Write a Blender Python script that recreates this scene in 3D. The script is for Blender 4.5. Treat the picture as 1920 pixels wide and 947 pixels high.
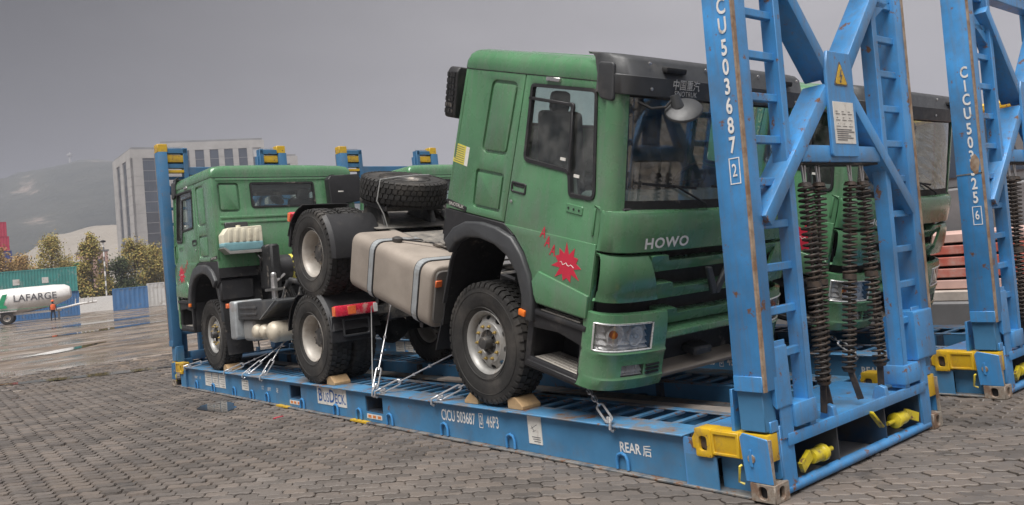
import bpy, bmesh, math, random
from mathutils import Vector, Matrix
for o in list(bpy.data.objects): bpy.data.objects.remove(o, do_unlink=True)
scene = bpy.context.scene
COL = scene.collection
R_ = math.radians
# ---------------------------------------------------------------- camera
YAW, PITCH, ROLL, FPX, PPY = 0.6935, 0.0531, -0.0951, 1515.9, -71.35
cam_d = bpy.data.cameras.new('camera'); cam = bpy.data.objects.new('camera', cam_d); COL.objects.link(cam)
fw = Vector((math.sin(YAW)*math.cos(PITCH), math.cos(YAW)*math.cos(PITCH), math.sin(PITCH)))
rt = Vector((math.cos(YAW), -math.sin(YAW), 0)); up = rt.cross(fw)
r2 = rt*math.cos(ROLL) + up*math.sin(ROLL); u2 = up*math.cos(ROLL) - rt*math.sin(ROLL)
M = Matrix((r2, u2, -fw)).transposed().to_4x4(); M.translation = (-4.4362, -3.0268, 1.7003)
cam.matrix_world = M
cam_d.sensor_fit = 'HORIZONTAL'; cam_d.sensor_width = 36.0; cam_d.lens = FPX/1920*36
cam_d.shift_y = PPY/1920
cam_d.clip_start = 0.05; cam_d.clip_end = 6000
scene.camera = cam
scene.render.resolution_x = 1024; scene.render.resolution_y = 505
# ---------------------------------------------------------------- sky, sun, exposure
SUN_EL, SUN_AZ = 66.0, 241.0          # degrees; azimuth clockwise from +Y: the glow of the sun behind the cloud, over the camera's shoulder
W = bpy.data.worlds.new('World'); scene.world = W; W.use_nodes = True
nt = W.node_tree; nt.nodes.clear()
sky = nt.nodes.new('ShaderNodeTexSky'); sky.sky_type = 'NISHITA'; sky.sun_disc = False
sky.sun_elevation = R_(SUN_EL); sky.sun_rotation = R_(SUN_AZ); sky.air_density = 1.0; sky.dust_density = 4.0; sky.ozone_density = 1.0
hs = nt.nodes.new('ShaderNodeHueSaturation'); hs.inputs['Saturation'].default_value = 0.05
tint = nt.nodes.new('ShaderNodeMix'); tint.data_type = 'RGBA'; tint.blend_type = 'MULTIPLY'; tint.inputs['Factor'].default_value = 1.0
tint.inputs['B'].default_value = (.39, .373, .383, 1)
# overcast cloud: soft blotches and an even grey deck
tc = nt.nodes.new('ShaderNodeTexCoord'); mp = nt.nodes.new('ShaderNodeMapping'); mp.inputs['Scale'].default_value = (1.6, 1.6, 5.0)
nz = nt.nodes.new('ShaderNodeTexNoise'); nz.inputs['Scale'].default_value = 1.3; nz.inputs['Detail'].default_value = 4
mr = nt.nodes.new('ShaderNodeMapRange'); mr.inputs['From Min'].default_value = .3; mr.inputs['From Max'].default_value = .7
mr.inputs['To Min'].default_value = .82; mr.inputs['To Max'].default_value = 1.15
deck = nt.nodes.new('ShaderNodeMix'); deck.data_type = 'RGBA'; deck.inputs['Factor'].default_value = 0.72
deck.inputs['B'].default_value = (1.74, 1.665, 1.705, 1)
mul = nt.nodes.new('ShaderNodeMix'); mul.data_type = 'RGBA'; mul.blend_type = 'MULTIPLY'; mul.inputs['Factor'].default_value = 1.0
bg = nt.nodes.new('ShaderNodeBackground'); bg.inputs['Strength'].default_value = 0.05
out = nt.nodes.new('ShaderNodeOutputWorld'); L = nt.links.new
L(sky.outputs[0], hs.inputs['Color']); L(hs.outputs[0], tint.inputs['A']); L(tint.outputs['Result'], deck.inputs['A'])
# a heavier bank of cloud fills the sky to the left of the yard
bank = Vector((math.sin(R_(-50))*math.cos(R_(35)), math.cos(R_(-50))*math.cos(R_(35)), math.sin(R_(35))))
dp = nt.nodes.new('ShaderNodeVectorMath'); dp.operation = 'DOT_PRODUCT'; dp.inputs[1].default_value = bank; L(tc.outputs['Generated'], dp.inputs[0])
mb_ = nt.nodes.new('ShaderNodeMapRange'); mb_.interpolation_type = 'SMOOTHSTEP'; mb_.inputs['From Min'].default_value = .0; mb_.inputs['From Max'].default_value = .66; mb_.inputs['To Min'].default_value = 1.24; mb_.inputs['To Max'].default_value = .12; L(dp.outputs['Value'], mb_.inputs['Value'])
mm = nt.nodes.new('ShaderNodeMath'); mm.operation = 'MULTIPLY'; L(mr.outputs[0], mm.inputs[0]); L(mb_.outputs[0], mm.inputs[1])
L(tc.outputs['Generated'], mp.inputs[0]); L(mp.outputs[0], nz.inputs['Vector']); L(nz.outputs[0], mr.inputs['Value'])
L(deck.outputs['Result'], mul.inputs['A']); L(mm.outputs[0], mul.inputs['B']); L(mul.outputs['Result'], bg.inputs['Color']); L(bg.outputs[0], out.inputs[0])
sl = bpy.data.lights.new('sun', 'SUN'); sl.energy = 1.5; sl.angle = R_(48); sl.color = (1, .97, .93)
so = bpy.data.objects.new('sun', sl); COL.objects.link(so)
so.location = (-20, -20, 30)
sd = Vector((math.sin(R_(SUN_AZ))*math.cos(R_(SUN_EL)), math.cos(R_(SUN_AZ))*math.cos(R_(SUN_EL)), math.sin(R_(SUN_EL))))
so.rotation_euler = (-sd).to_track_quat('-Z', 'Y').to_euler()
vs = scene.view_settings; vs.view_transform = 'Standard'; vs.look = 'None'; vs.exposure = 2.2; vs.gamma = 1.0; vs.use_curve_mapping = False
scene.render.engine = 'CYCLES'
random.seed(7)
# ---------------------------------------------------------------- materials
MATS = {}
def mat(name, col, rough=.5, metal=0.0, var=.12, vscale=6.0, bump=0.0, bscale=40.0, dirt=None, damt=0.0, dscale=3.0, dedge=.12, spec=.5, coat=0.0, rust=None, ramt=0.0, rscale=9.0, streak=0.0, scol=(.20, .185, .15)):
    """painted / plastic / metal surface: base colour with soft variation, shaped dirt and rust spots, fine relief"""
    m = bpy.data.materials.new(name); m.use_nodes = True; n = m.node_tree; b = n.nodes['Principled BSDF']
    b.inputs['Roughness'].default_value = rough; b.inputs['Metallic'].default_value = metal
    b.inputs['Specular IOR Level'].default_value = spec; b.inputs['Coat Weight'].default_value = coat; b.inputs['Coat Roughness'].default_value = .15
    t = n.nodes.new('ShaderNodeTexCoord')
    def noise(sc, det=5, rgh=.6):
        k = n.nodes.new('ShaderNodeTexNoise'); k.inputs['Scale'].default_value = sc; k.inputs['Detail'].default_value = det; k.inputs['Roughness'].default_value = rgh
        n.links.new(t.outputs['Object'], k.inputs['Vector']); return k.outputs[0]
    def mixc(fac, a, bb):
        x = n.nodes.new('ShaderNodeMix'); x.data_type = 'RGBA'
        if isinstance(fac, float): x.inputs['Factor'].default_value = fac
        else: n.links.new(fac, x.inputs['Factor'])
        for s, v in (('A', a), ('B', bb)):
            if isinstance(v, tuple): x.inputs[s].default_value = v
            else: n.links.new(v, x.inputs[s])
        return x.outputs['Result']
    def ramp(src, lo, hi, a=0.0, c=1.0):
        k = n.nodes.new('ShaderNodeMapRange'); k.inputs['From Min'].default_value = lo; k.inputs['From Max'].default_value = hi
        k.inputs['To Min'].default_value = a; k.inputs['To Max'].default_value = c; n.links.new(src, k.inputs['Value']); return k.outputs[0]
    c0 = tuple(col)+(1,)
    lo = tuple(max(0, x*(1-var)) for x in col)+(1,); hi = tuple(min(1, x*(1+var)) for x in col)+(1,)
    c = mixc(ramp(noise(vscale), .35, .65), lo, hi) if var > 0 else None
    rr = None
    if dirt:
        f = ramp(noise(dscale, 8, .68), .62-damt*.5, .62-damt*.5+dedge, 0, .85)
        c = mixc(f, c if c else c0, tuple(dirt)+(1,)); rr = f
    if streak > 0:          # run-down road film: thin vertical streaks
        mp2 = n.nodes.new('ShaderNodeMapping'); mp2.inputs['Scale'].default_value = (14, 14, .9); n.links.new(t.outputs['Object'], mp2.inputs[0])
        k2 = n.nodes.new('ShaderNodeTexNoise'); k2.inputs['Scale'].default_value = 1.6; k2.inputs['Detail'].default_value = 6; k2.inputs['Roughness'].default_value = .7; n.links.new(mp2.outputs[0], k2.inputs['Vector'])
        c = mixc(ramp(k2.outputs[0], .48, .78, 0, streak), c if c else c0, tuple(scol)+(1,))
    if rust:
        f = ramp(noise(rscale, 9, .72), .70-ramt*.5, .74-ramt*.5)
        c = mixc(f, c if c else c0, tuple(rust)+(1,)); rr = f
    if c is None: b.inputs['Base Color'].default_value = c0
    else: n.links.new(c, b.inputs['Base Color'])
    n.links.new(ramp(noise(vscale*3.1), .3, .7, max(.02, rough-.08), min(1, rough+.1)), b.inputs['Roughness'])
    if bump > 0:
        bp = n.nodes.new('ShaderNodeBump'); bp.inputs['Strength'].default_value = bump; bp.inputs['Distance'].default_value = .01
        n.links.new(noise(bscale, 4), bp.inputs['Height']); n.links.new(bp.outputs[0], b.inputs['Normal'])
    MATS[name] = m; return m
def glass(name, tint, refl=1.0, rough=.02, dust=0.0):
    m = bpy.data.materials.new(name); m.use_nodes = True; n = m.node_tree; n.nodes.clear()
    o = n.nodes.new('ShaderNodeOutputMaterial'); mx = n.nodes.new('ShaderNodeMixShader'); tr = n.nodes.new('ShaderNodeBsdfTransparent'); gl = n.nodes.new('ShaderNodeBsdfGlossy'); ge = n.nodes.new('ShaderNodeNewGeometry')
    dt = n.nodes.new('ShaderNodeVectorMath'); dt.operation = 'DOT_PRODUCT'; n.links.new(ge.outputs['Normal'], dt.inputs[0]); n.links.new(ge.outputs['Incoming'], dt.inputs[1])
    def mth(op, a_, b_):
        k = n.nodes.new('ShaderNodeMath'); k.operation = op
        for i_, v_ in ((0, a_), (1, b_)):
            if v_ is None: continue
            if isinstance(v_, (int, float)): k.inputs[i_].default_value = v_
            else: n.links.new(v_, k.inputs[i_])
        return k.outputs[0]
    fres = mth('ADD', mth('MULTIPLY', mth('POWER', mth('SUBTRACT', 1.0, mth('ABSOLUTE', dt.outputs['Value'], None)), 5.0), .93), .045)
    tr.inputs[0].default_value = tuple(tint)+(1,); gl.inputs['Roughness'].default_value = rough
    a = n.nodes.new('ShaderNodeMath'); a.operation = 'MULTIPLY'; a.inputs[1].default_value = refl; a.use_clamp = True
    n.links.new(fres, a.inputs[0]); n.links.new(a.outputs[0], mx.inputs[0]); n.links.new(tr.outputs[0], mx.inputs[1]); n.links.new(gl.outputs[0], mx.inputs[2])
    last = mx.outputs[0]
    if dust > 0:
        df = n.nodes.new('ShaderNodeBsdfDiffuse'); df.inputs[0].default_value = (.45, .43, .42, 1); m2 = n.nodes.new('ShaderNodeMixShader')
        t = n.nodes.new('ShaderNodeTexCoord'); k = n.nodes.new('ShaderNodeTexNoise'); k.inputs['Scale'].default_value = 7; k.inputs['Detail'].default_value = 8
        n.links.new(t.outputs['Object'], k.inputs['Vector']); r = n.nodes.new('ShaderNodeMapRange'); r.inputs['From Min'].default_value = .35; r.inputs['From Max'].default_value = .75; r.inputs['To Max'].default_value = dust
        n.links.new(k.outputs[0], r.inputs['Value']); n.links.new(r.outputs[0], m2.inputs[0]); n.links.new(last, m2.inputs[1]); n.links.new(df.outputs[0], m2.inputs[2]); last = m2.outputs[0]
    n.links.new(last, o.inputs[0]); MATS[name] = m; return m
DUST = (.24, .21, .18)
mat('green', (.080, .208, .102), .26, 0, .12, 1.6, .04, 70, (.135, .155, .125), .24, 1.5, .35, .5, .5, streak=.5, scol=(.165, .175, .15))
mat('green_dark', (.07, .17, .08), .5, 0, .1, 3, .03, 60, DUST, .1)
mat('black_plastic', (.020, .020, .022), .5, 0, .15, 5, .15, 160, (.10, .09, .08), .14, 3.2, .25)
mat('grey_plastic', (.042, .044, .047), .45, 0, .12, 5, .12, 200, (.12, .11, .10), .12, 3.2, .25)
mat('deep_black', (.012, .012, .013), .7, 0, .2, 6, .1, 40, DUST, .08, 4)
mat('frame_black', (.03, .03, .032), .5, 0, .2, 6, .1, 60, (.20, .18, .155), .26, 3.0, .2)
mat('deck_dust', (.10, .095, .088), .7, 0, .25, 7, .1, 60, (.30, .27, .23), .4, 4, .25)
mat('rubber', (.020, .019, .018), .75, 0, .2, 8, .2, 90, (.10, .088, .076), .28, 2.6, .35)
mat('rim_grey', (.34, .335, .32), .42, .25, .1, 7, .06, 60, (.23, .19, .15), .16, 6, .2)
mat('rim_cream', (.42, .39, .35), .45, .15, .1, 7, .06, 60, (.26, .21, .165), .25, 5, .25)
mat('hub_dark', (.06, .058, .056), .5, .3, .2, 9, .1, 60, DUST, .2, 6)
mat('brass', (.50, .36, .12), .4, .7, .15, 30)
mat('steel', (.52, .51, .50), .32, .85, .12, 9, .08, 80, (.22, .19, .16), .08, 8)
mat('galv', (.55, .55, .56), .35, .7, .15, 25, .1, 60)
mat('dusty_tank', (.285, .245, .208), .62, .1, .12, 2.2, .05, 50, (.36, .315, .27), .28, 1.7, .3)
mat('tank_end', (.16, .15, .14), .6, .1, .12, 3)
mat('band_grey', (.34, .36, .37), .45, .3, .1, 8, 0, 40, DUST, .12, 5)
mat('seat', (.045, .047, .052), .85, 0, .2, 8, .2, 90)
mat('dash', (.17, .185, .19), .6, 0, .15, 6)
mat('white_paint', (.72, .71, .69), .5, 0, .06, 8, 0, 40, (.33, .29, .25), .14, 14, .12)
mat('decal_white', (.66, .645, .60), .55, 0, .05, 10, 0, 40, (.36, .31, .26), .16, 9, .16)
mat('decal_ink', (.10, .10, .11), .6, 0, .1)
mat('decal_red', (.50, .022, .05), .45, 0, .06, 9)
mat('decal_yellow', (.62, .55, .09), .5, 0, .06, 9)
mat('decal_blue', (.03, .11, .34), .5, 0, .06)
mat('decal_orange', (.62, .20, .05), .5, 0, .06)
mat('chrome', (.70, .70, .69), .28, .35, .06, 9)
mat('reflector', (.88, .88, .88), .22, .15, .10, 30)
mat('amber', (.75, .17, .02), .3, 0, .08, 20)
mat('red_lens', (.60, .03, .06), .25, 0, .15, 14, 0, 40, (.55, .35, .30), .2, 8)
mat('orange_lens', (.72, .16, .05), .3, 0, .08, 14)
mat('clear_lens', (.62, .60, .58), .25, 0, .06, 14)
mat('cream_tank', (.56, .50, .40), .45, .1, .1, 6, 0, 40, (.30, .25, .19), .2, 4)
mat('milky', (.66, .62, .49), .4, 0, .08, 8, 0, 40, (.40, .34, .24), .12, 6)
mat('coolant', (.22, .42, .46), .35, 0, .08, 8)
RUST = (.17, .085, .045)
mat('blue', (.052, .25, .55), .38, .05, .26, 1.1, .08, 40, (.10, .125, .15), .30, 1.3, .3, .5, .12, RUST, .21, 7, streak=.5, scol=(.16, .15, .14))
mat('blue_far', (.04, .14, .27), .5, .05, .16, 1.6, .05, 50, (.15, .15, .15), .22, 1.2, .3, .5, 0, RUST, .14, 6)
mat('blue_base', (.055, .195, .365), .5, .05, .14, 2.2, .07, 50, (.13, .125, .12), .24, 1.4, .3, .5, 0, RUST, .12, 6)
mat('blue_deck', (.065, .20, .36), .6, .05, .18, 3, .1, 40, (.17, .145, .125), .30, 3.4, .10, .4, 0, RUST, .24, 5)
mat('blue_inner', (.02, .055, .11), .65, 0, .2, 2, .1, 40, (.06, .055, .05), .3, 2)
mat('flange_worn', (.09, .12, .15), .6, .2, .3, 5, .1, 40, (.22, .20, .175), .44, 5, .15, .4, 0, RUST, .3, 8)
mat('worn_edge', (.33, .255, .19), .7, .1, .2, 9, .1, 60, (.20, .11, .06), .35, 8, .15)
mat('yellow', (.58, .36, .015), .42, 0, .08, 4, .05, 60, (.30, .19, .06), .2, 4, .15, .5, .1, RUST, .22, 9)
mat('yellow_bright', (.58, .46, .02), .4, 0, .08, 5, .04, 60, (.22, .19, .07), .22, 6, .15, .5, .1, RUST, .2, 12)
mat('casting', (.33, .295, .25), .65, .3, .2, 9, .15, 60, (.18, .10, .06), .35, 8, .15)
mat('spring_rust', (.042, .036, .033), .6, .3, .3, 9, .2, 80, (.095, .068, .052), .3, 8)
mat('wood', (.44, .29, .15), .75, 0, .16, 9, .15, 60, (.33, .22, .12), .25, 9)
mat('wire', (.55, .55, .54), .4, .6, .1)
mat('concrete', (.34, .33, .32), .85, 0, .15, .4, .1, 10)
mat('facade', (.36, .348, .335), .8, 0, .10, .25, .05, 4)
mat('facade_dark', (.20, .20, .205), .8, 0, .10, .25)
mat('spandrel', (.045, .05, .06), .35, 0, .12, .3)
mat('pane', (.045, .06, .085), .12, 0, .25, .12, 0, 1, spec=.8)
mat('pane_light', (.42, .43, .44), .3, 0, .1, .4)
mat('container_green', (.04, .235, .22), .6, 0, .14, .7, 0, 30, (.30, .32, .30), .12, 1.2, .12, streak=.5, scol=(.22, .2, .17))
mat('container_blue', (.045, .15, .34), .6, 0, .1, .7, 0, 30, (.2, .2, .2), .08, 1.2, streak=.5, scol=(.22, .2, .17))
mat('container_white', (.56, .55, .53), .6, 0, .08, .7, 0, 30, (.3, .26, .22), .15, 1.2, streak=.5, scol=(.22, .2, .17))
mat('container_red', (.40, .03, .07), .6, 0, .08, .7, 0, 30)
mat('container_navy', (.04, .06, .20), .6, 0, .08, .7, 0, 30)
mat('tanker_white', (.66, .645, .63), .4, 0, .05, .8, 0, 30, (.40, .37, .33), .22, .9, .3, streak=.6, scol=(.33, .30, .26))
mat('tanker_green', (.02, .30, .14), .4)
mat('vest', (.70, .13, .04), .7); mat('cloth_dark', (.03, .035, .05), .9); mat('skin', (.45, .27, .19), .6)
mat('bark', (.10, .08, .06), .9, 0, .2, 3)
mat('red_steel', (.42, .10, .07), .6, 0, .15, 2, .05, 30, (.45, .36, .32), .3, 1.5, .2)
mat('pink_steel', (.50, .33, .29), .7, 0, .12, 2, .05, 30)
mat('plank_grey', (.42, .37, .33), .85, 0, .15, 4, .1, 40)
mat('machine_grey', (.16, .16, .165), .5, .1, .15, 2)
mat('litter_red', (.5, .05, .08), .6)
glass('glass_side', (.90, .965, .935), 1.1, .03, .12)
glass('glass_front', (.91, .96, .945), 2.2, .02, .13)
glass('glass_dark', (.80, .86, .85), 1.2, .02, .04)
glass('lens', (.88, .88, .88), 1.0, .02)
# ---------------------------------------------------------------- mesh helpers
def fillet(poly, r, n=4):
    """round the corners of a 2D polygon; r is one radius or one per corner"""
    o = []; N = len(poly); rs = r if isinstance(r, (list, tuple)) else [r]*N
    for i, p in enumerate(poly):
        p = Vector(p); a = Vector(poly[i-1])-p; b = Vector(poly[(i+1) % N])-p; la, lb = a.length, b.length
        rr = rs[i]
        if rr <= 0 or la < 1e-6 or lb < 1e-6: o.append(tuple(p)); continue
        a.normalize(); b.normalize(); ang = math.acos(max(-1, min(1, a.dot(b))))
        if ang > 3.0: o.append(tuple(p)); continue
        d = min(rr/math.tan(ang/2), la*.48, lb*.48); A = p+a*d; B = p+b*d
        for k in range(n+1):
            t = k/n; q = A*(1-t)**2 + p*2*t*(1-t) + B*t*t; o.append(tuple(q))
    return o
def inset(poly, d):
    """offset polygon inwards by d"""
    N = len(poly); area = sum(poly[i][0]*poly[(i+1) % N][1]-poly[(i+1) % N][0]*poly[i][1] for i in range(N)); s = 1 if area > 0 else -1
    o = []
    for i in range(N):
        p0, p1, p2 = Vector(poly[i-1]), Vector(poly[i]), Vector(poly[(i+1) % N])
        e1 = (p1-p0).normalized(); e2 = (p2-p1).normalized()
        n1 = Vector((-e1.y, e1.x))*s; n2 = Vector((-e2.y, e2.x))*s; b = n1+n2
        if b.length < 1e-6: b = n1
        b.normalize(); k = max(.35, b.dot(n1)); o.append(tuple(p1+b*d/k))
    return o
def ellipse(cx, cy, rx, ry, n=24): return [(cx+rx*math.cos(2*math.pi*i/n), cy+ry*math.sin(2*math.pi*i/n)) for i in range(n)]
def rect(x0, y0, x1, y1): return [(x0, y0), (x1, y0), (x1, y1), (x0, y1)]
class MB:
    def __init__(s): s.v = []; s.f = []
    def add(s, vs, fs):
        k = len(s.v); s.v += [tuple(x) for x in vs]; s.f += [tuple(i+k for i in f) for f in fs]; return s
    def box(s, x0, x1, y0, y1, z0, z1):
        return s.add([(x, y, z) for x in (x0, x1) for y in (y0, y1) for z in (z0, z1)], [(0, 1, 3, 2), (4, 6, 7, 5), (0, 4, 5, 1), (2, 3, 7, 6), (0, 2, 6, 4), (1, 5, 7, 3)])
    def bar(s, p, q, w, h, upv=(0, 0, 1)):
        p, q = Vector(p), Vector(q); d = (q-p).normalized(); u = Vector(upv); sd_ = d.cross(u)
        if sd_.length < 1e-5: sd_ = d.cross(Vector((1, 0, 0)))
        sd_.normalize(); u = sd_.cross(d).normalized(); a = sd_*w/2; b = u*h/2
        return s.add([p-a-b, p+a-b, p+a+b, p-a+b, q-a-b, q+a-b, q+a+b, q-a+b], [(0, 3, 2, 1), (4, 5, 6, 7), (0, 1, 5, 4), (1, 2, 6, 5), (2, 3, 7, 6), (3, 0, 4, 7)])
    def prism(s, poly, ax, a, b, sh=None):
        n = len(poly)
        def P(q, t):
            if ax == 'x': r = (t, q[0], q[1])
            elif ax == 'y': r = (q[0], t, q[1])
            else: r = (q[0], q[1], t)
            return sh(r) if sh else r
        return s.add([P(q, a) for q in poly]+[P(q, b) for q in poly], [tuple(range(n)), tuple(range(2*n-1, n-1, -1))]+[(i, i+n, (i+1) % n+n, (i+1) % n) for i in range(n)])
    def holed(s, outer, holes, ax, a, b, sh=None):
        bm = bmesh.new(); loops = [outer]+list(holes); es = []; idx = []; vl = []
        for lp in loops:
            vv = [bm.verts.new((x, y, 0)) for x, y in lp]; k = len(vl); vl += vv; idx.append(range(k, k+len(lp)))
            es += [bm.edges.new((vv[i], vv[(i+1) % len(vv)])) for i in range(len(vv))]
        bm.verts.index_update(); res = bmesh.ops.triangle_fill(bm, use_beauty=True, use_dissolve=False, edges=es)
        bm.verts.index_update(); tris = [tuple(v.index for v in f.verts) for f in bm.faces]; pts = [(v.co.x, v.co.y) for v in bm.verts]; n = len(pts)
        def P(q, t):
            if ax == 'x': r = (t, q[0], q[1])
            elif ax == 'y': r = (q[0], t, q[1])
            else: r = (q[0], q[1], t)
            return sh(r) if sh else r
        fs = list(tris)+[tuple(i+n for i in reversed(t)) for t in tris]
        for r in idx:
            r = list(r); fs += [(r[i], r[(i+1) % len(r)], r[(i+1) % len(r)]+n, r[i]+n) for i in range(len(r))]
        bm.free(); return s.add([P(q, a) for q in pts]+[P(q, b) for q in pts], fs)
    def ring(s, outer, inner, ax, a, b, sh=None):
        """frame between two loops with the same number of points"""
        n = len(outer)
        def P(q, t):
            if ax == 'x': r = (t, q[0], q[1])
            elif ax == 'y': r = (q[0], t, q[1])
            else: r = (q[0], q[1], t)
            return sh(r) if sh else r
        vs_ = [P(q, t) for lp, t in ((outer, a), (outer, b), (inner, b), (inner, a)) for q in lp]
        return s.add(vs_, [(k*n+i, k*n+(i+1) % n, ((k+1) % 4)*n+(i+1) % n, ((k+1) % 4)*n+i) for k in range(4) for i in range(n)])
    def tube(s, pts, r, n=8, closed=False, cap=True):
        pts = [Vector(p) for p in pts]; N = len(pts); prev = None; rings = []
        for i, p in enumerate(pts):
            if closed: d = pts[(i+1) % N]-pts[i-1]
            else: d = pts[min(i+1, N-1)]-pts[max(i-1, 0)]
            d.normalize()
            if prev is None: a = d.orthogonal().normalized()
            else: a = (prev-d*prev.dot(d)).normalized()
            prev = a; b = d.cross(a); rr = r[i] if isinstance(r, (list, tuple)) else r
            rings.append([p+(a*math.cos(2*math.pi*k/n)+b*math.sin(2*math.pi*k/n))*rr for k in range(n)])
        vs_ = [v for g in rings for v in g]; fs = []
        for i in range(N if closed else N-1):
            j = (i+1) % N
            fs += [(i*n+k, i*n+(k+1) % n, j*n+(k+1) % n, j*n+k) for k in range(n)]
        if cap and not closed: fs += [tuple(range(n-1, -1, -1)), tuple(range((N-1)*n, N*n))]
        return s.add(vs_, fs)
    def lathe(s, prof, c=(0, 0, 0), ax='x', n=32, closed=False, cap=True):
        """prof: list of (radius, offset along the axis)"""
        vs_ = []
        for r, a in prof:
            for k in range(n):
                t = 2*math.pi*k/n; p, q = r*math.cos(t), r*math.sin(t)
                vs_.append({'x': (c[0]+a, c[1]+p, c[2]+q), 'y': (c[0]+p, c[1]+a, c[2]+q), 'z': (c[0]+p, c[1]+q, c[2]+a)}[ax])
        m = len(prof); fs = []
        for i in range(m if closed else m-1):
            j = (i+1) % m; fs += [(i*n+k, i*n+(k+1) % n, j*n+(k+1) % n, j*n+k) for k in range(n)]
        if cap and not closed:
            if prof[0][0] > 1e-4: fs.append(tuple(range(n-1, -1, -1)))
            if prof[-1][0] > 1e-4: fs.append(tuple(range((m-1)*n, m*n)))
        return s.add(vs_, fs)
    def grid(s, rows, thick=0.0, skip=(), flip=False):
        """rows: list of lists of points; skip: set of (row, col) cells left open; thick: shell thickness along averaged normals"""
        R, Cn = len(rows), len(rows[0]); P = [[Vector(p) for p in r] for r in rows]
        cells = [(i, j) for i in range(R-1) for j in range(Cn-1) if (i, j) not in skip]
        if thick == 0: return s.add([p for r in P for p in r], [(i*Cn+j, i*Cn+j+1, (i+1)*Cn+j+1, (i+1)*Cn+j) for i, j in cells])
        Nn = [[Vector((0, 0, 0)) for _ in range(Cn)] for _ in range(R)]
        for i in range(R-1):
            for j in range(Cn-1):
                nn = (P[i][j+1]-P[i][j]).cross(P[i+1][j]-P[i][j])
                if nn.length > 1e-9: nn.normalize()
                for a, b in ((i, j), (i, j+1), (i+1, j), (i+1, j+1)): Nn[a][b] += nn
        sg = -1 if flip else 1
        back = [[P[i][j]+Nn[i][j].normalized()*thick*sg for j in range(Cn)] for i in range(R)]
        n = R*Cn; I = lambda i, j: i*Cn+j; fs = []; cs = set(cells)
        for i, j in cells:
            fs.append((I(i, j), I(i, j+1), I(i+1, j+1), I(i+1, j))); fs.append((I(i, j)+n, I(i+1, j)+n, I(i+1, j+1)+n, I(i, j+1)+n))
            for (a, b, nb) in (((i, j), (i, j+1), (i-1, j)), ((i+1, j+1), (i+1, j), (i+1, j)), ((i, j+1), (i+1, j+1), (i, j+1)), ((i+1, j), (i, j), (i, j-1))):
                if nb not in cs: fs.append((I(*a), I(*a)+n, I(*b)+n, I(*b)))
        return s.add([p for r in P for p in r]+[p for r in back for p in r], fs)
    def xf(s, fn): s.v = [tuple(fn(v)) for v in s.v]; return s
    def mesh(s, name, m, bevel=0, seg=1, smooth=38):
        bm = bmesh.new(); vv = [bm.verts.new(v) for v in s.v]
        for f in s.f:
            if len(set(f)) < 3: continue
            try: bm.faces.new([vv[i] for i in f])
            except ValueError: pass
        loose = [v for v in bm.verts if not v.link_faces]
        if loose: bmesh.ops.delete(bm, geom=loose, context='VERTS')
        bmesh.ops.recalc_face_normals(bm, faces=bm.faces)
        if bevel > 0:
            es = [e for e in bm.edges if len(e.link_faces) == 2 and e.calc_face_angle(0) > .5]
            if es: bmesh.ops.bevel(bm, geom=es, offset=bevel, offset_type='OFFSET', segments=seg, profile=.5, affect='EDGES', clamp_overlap=True)
        me = bpy.data.meshes.new(name); bm.to_mesh(me); bm.free()
        me.materials.append(MATS[m] if isinstance(m, str) else m)
        if smooth:
            me.shade_smooth()
            me.set_sharp_from_angle(angle=R_(smooth))
        return me
    def build(s, name, m, parent=None, bevel=0, seg=1, smooth=38, label=None):
        o = bpy.data.objects.new(name, s.mesh(name, m, bevel, seg, smooth)); COL.objects.link(o)
        if parent: o.parent = parent
        if label: o['label'] = label
        return o
def empty(name, loc=(0, 0, 0), rot=(0, 0, 0)):
    o = bpy.data.objects.new(name, None); o.empty_display_size = .1; COL.objects.link(o); o.location = loc; o.rotation_euler = rot; return o
def tag(o, label=None, cat=None, group=None, kind=None):
    for k, v in (('label', label), ('category', cat), ('group', group), ('kind', kind)):
        if v: o[k] = v
    return o
def copy_tree(o, parent=None):
    c = o.copy(); COL.objects.link(c); c.parent = parent
    for ch in list(o.children): copy_tree(ch, c)
    return c
def text(s, size, origin, X, Y, m, parent=None, name='lettering', sx=1.0, bold=0.0, align='CENTER', depth=.0015, space=1.0):
    cu = bpy.data.curves.new('t', 'FONT'); cu.body = s; cu.size = size; cu.align_x = align; cu.align_y = 'CENTER'; cu.offset = bold*size; cu.resolution_u = 3; cu.space_character = space
    to = bpy.data.objects.new('t', cu); me = to.to_mesh(); X = Vector(X); Y = Vector(Y); Z = X.cross(Y)
    mb = MB(); O = Vector(origin)
    mb.add([O+X*v.co.x*sx+Y*v.co.y+Z*depth for v in me.vertices], [tuple(p.vertices) for p in me.polygons])
    to.to_mesh_clear(); bpy.data.objects.remove(to); bpy.data.curves.remove(cu)
    return mb.build(name, m, parent, smooth=0)
SX, SY = (0, -1, 0), (0, 0, 1)       # lettering on a side that faces -X
FX, FY = (1, 0, 0), (0, 0, 1)        # lettering on an end that faces -Y
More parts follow.
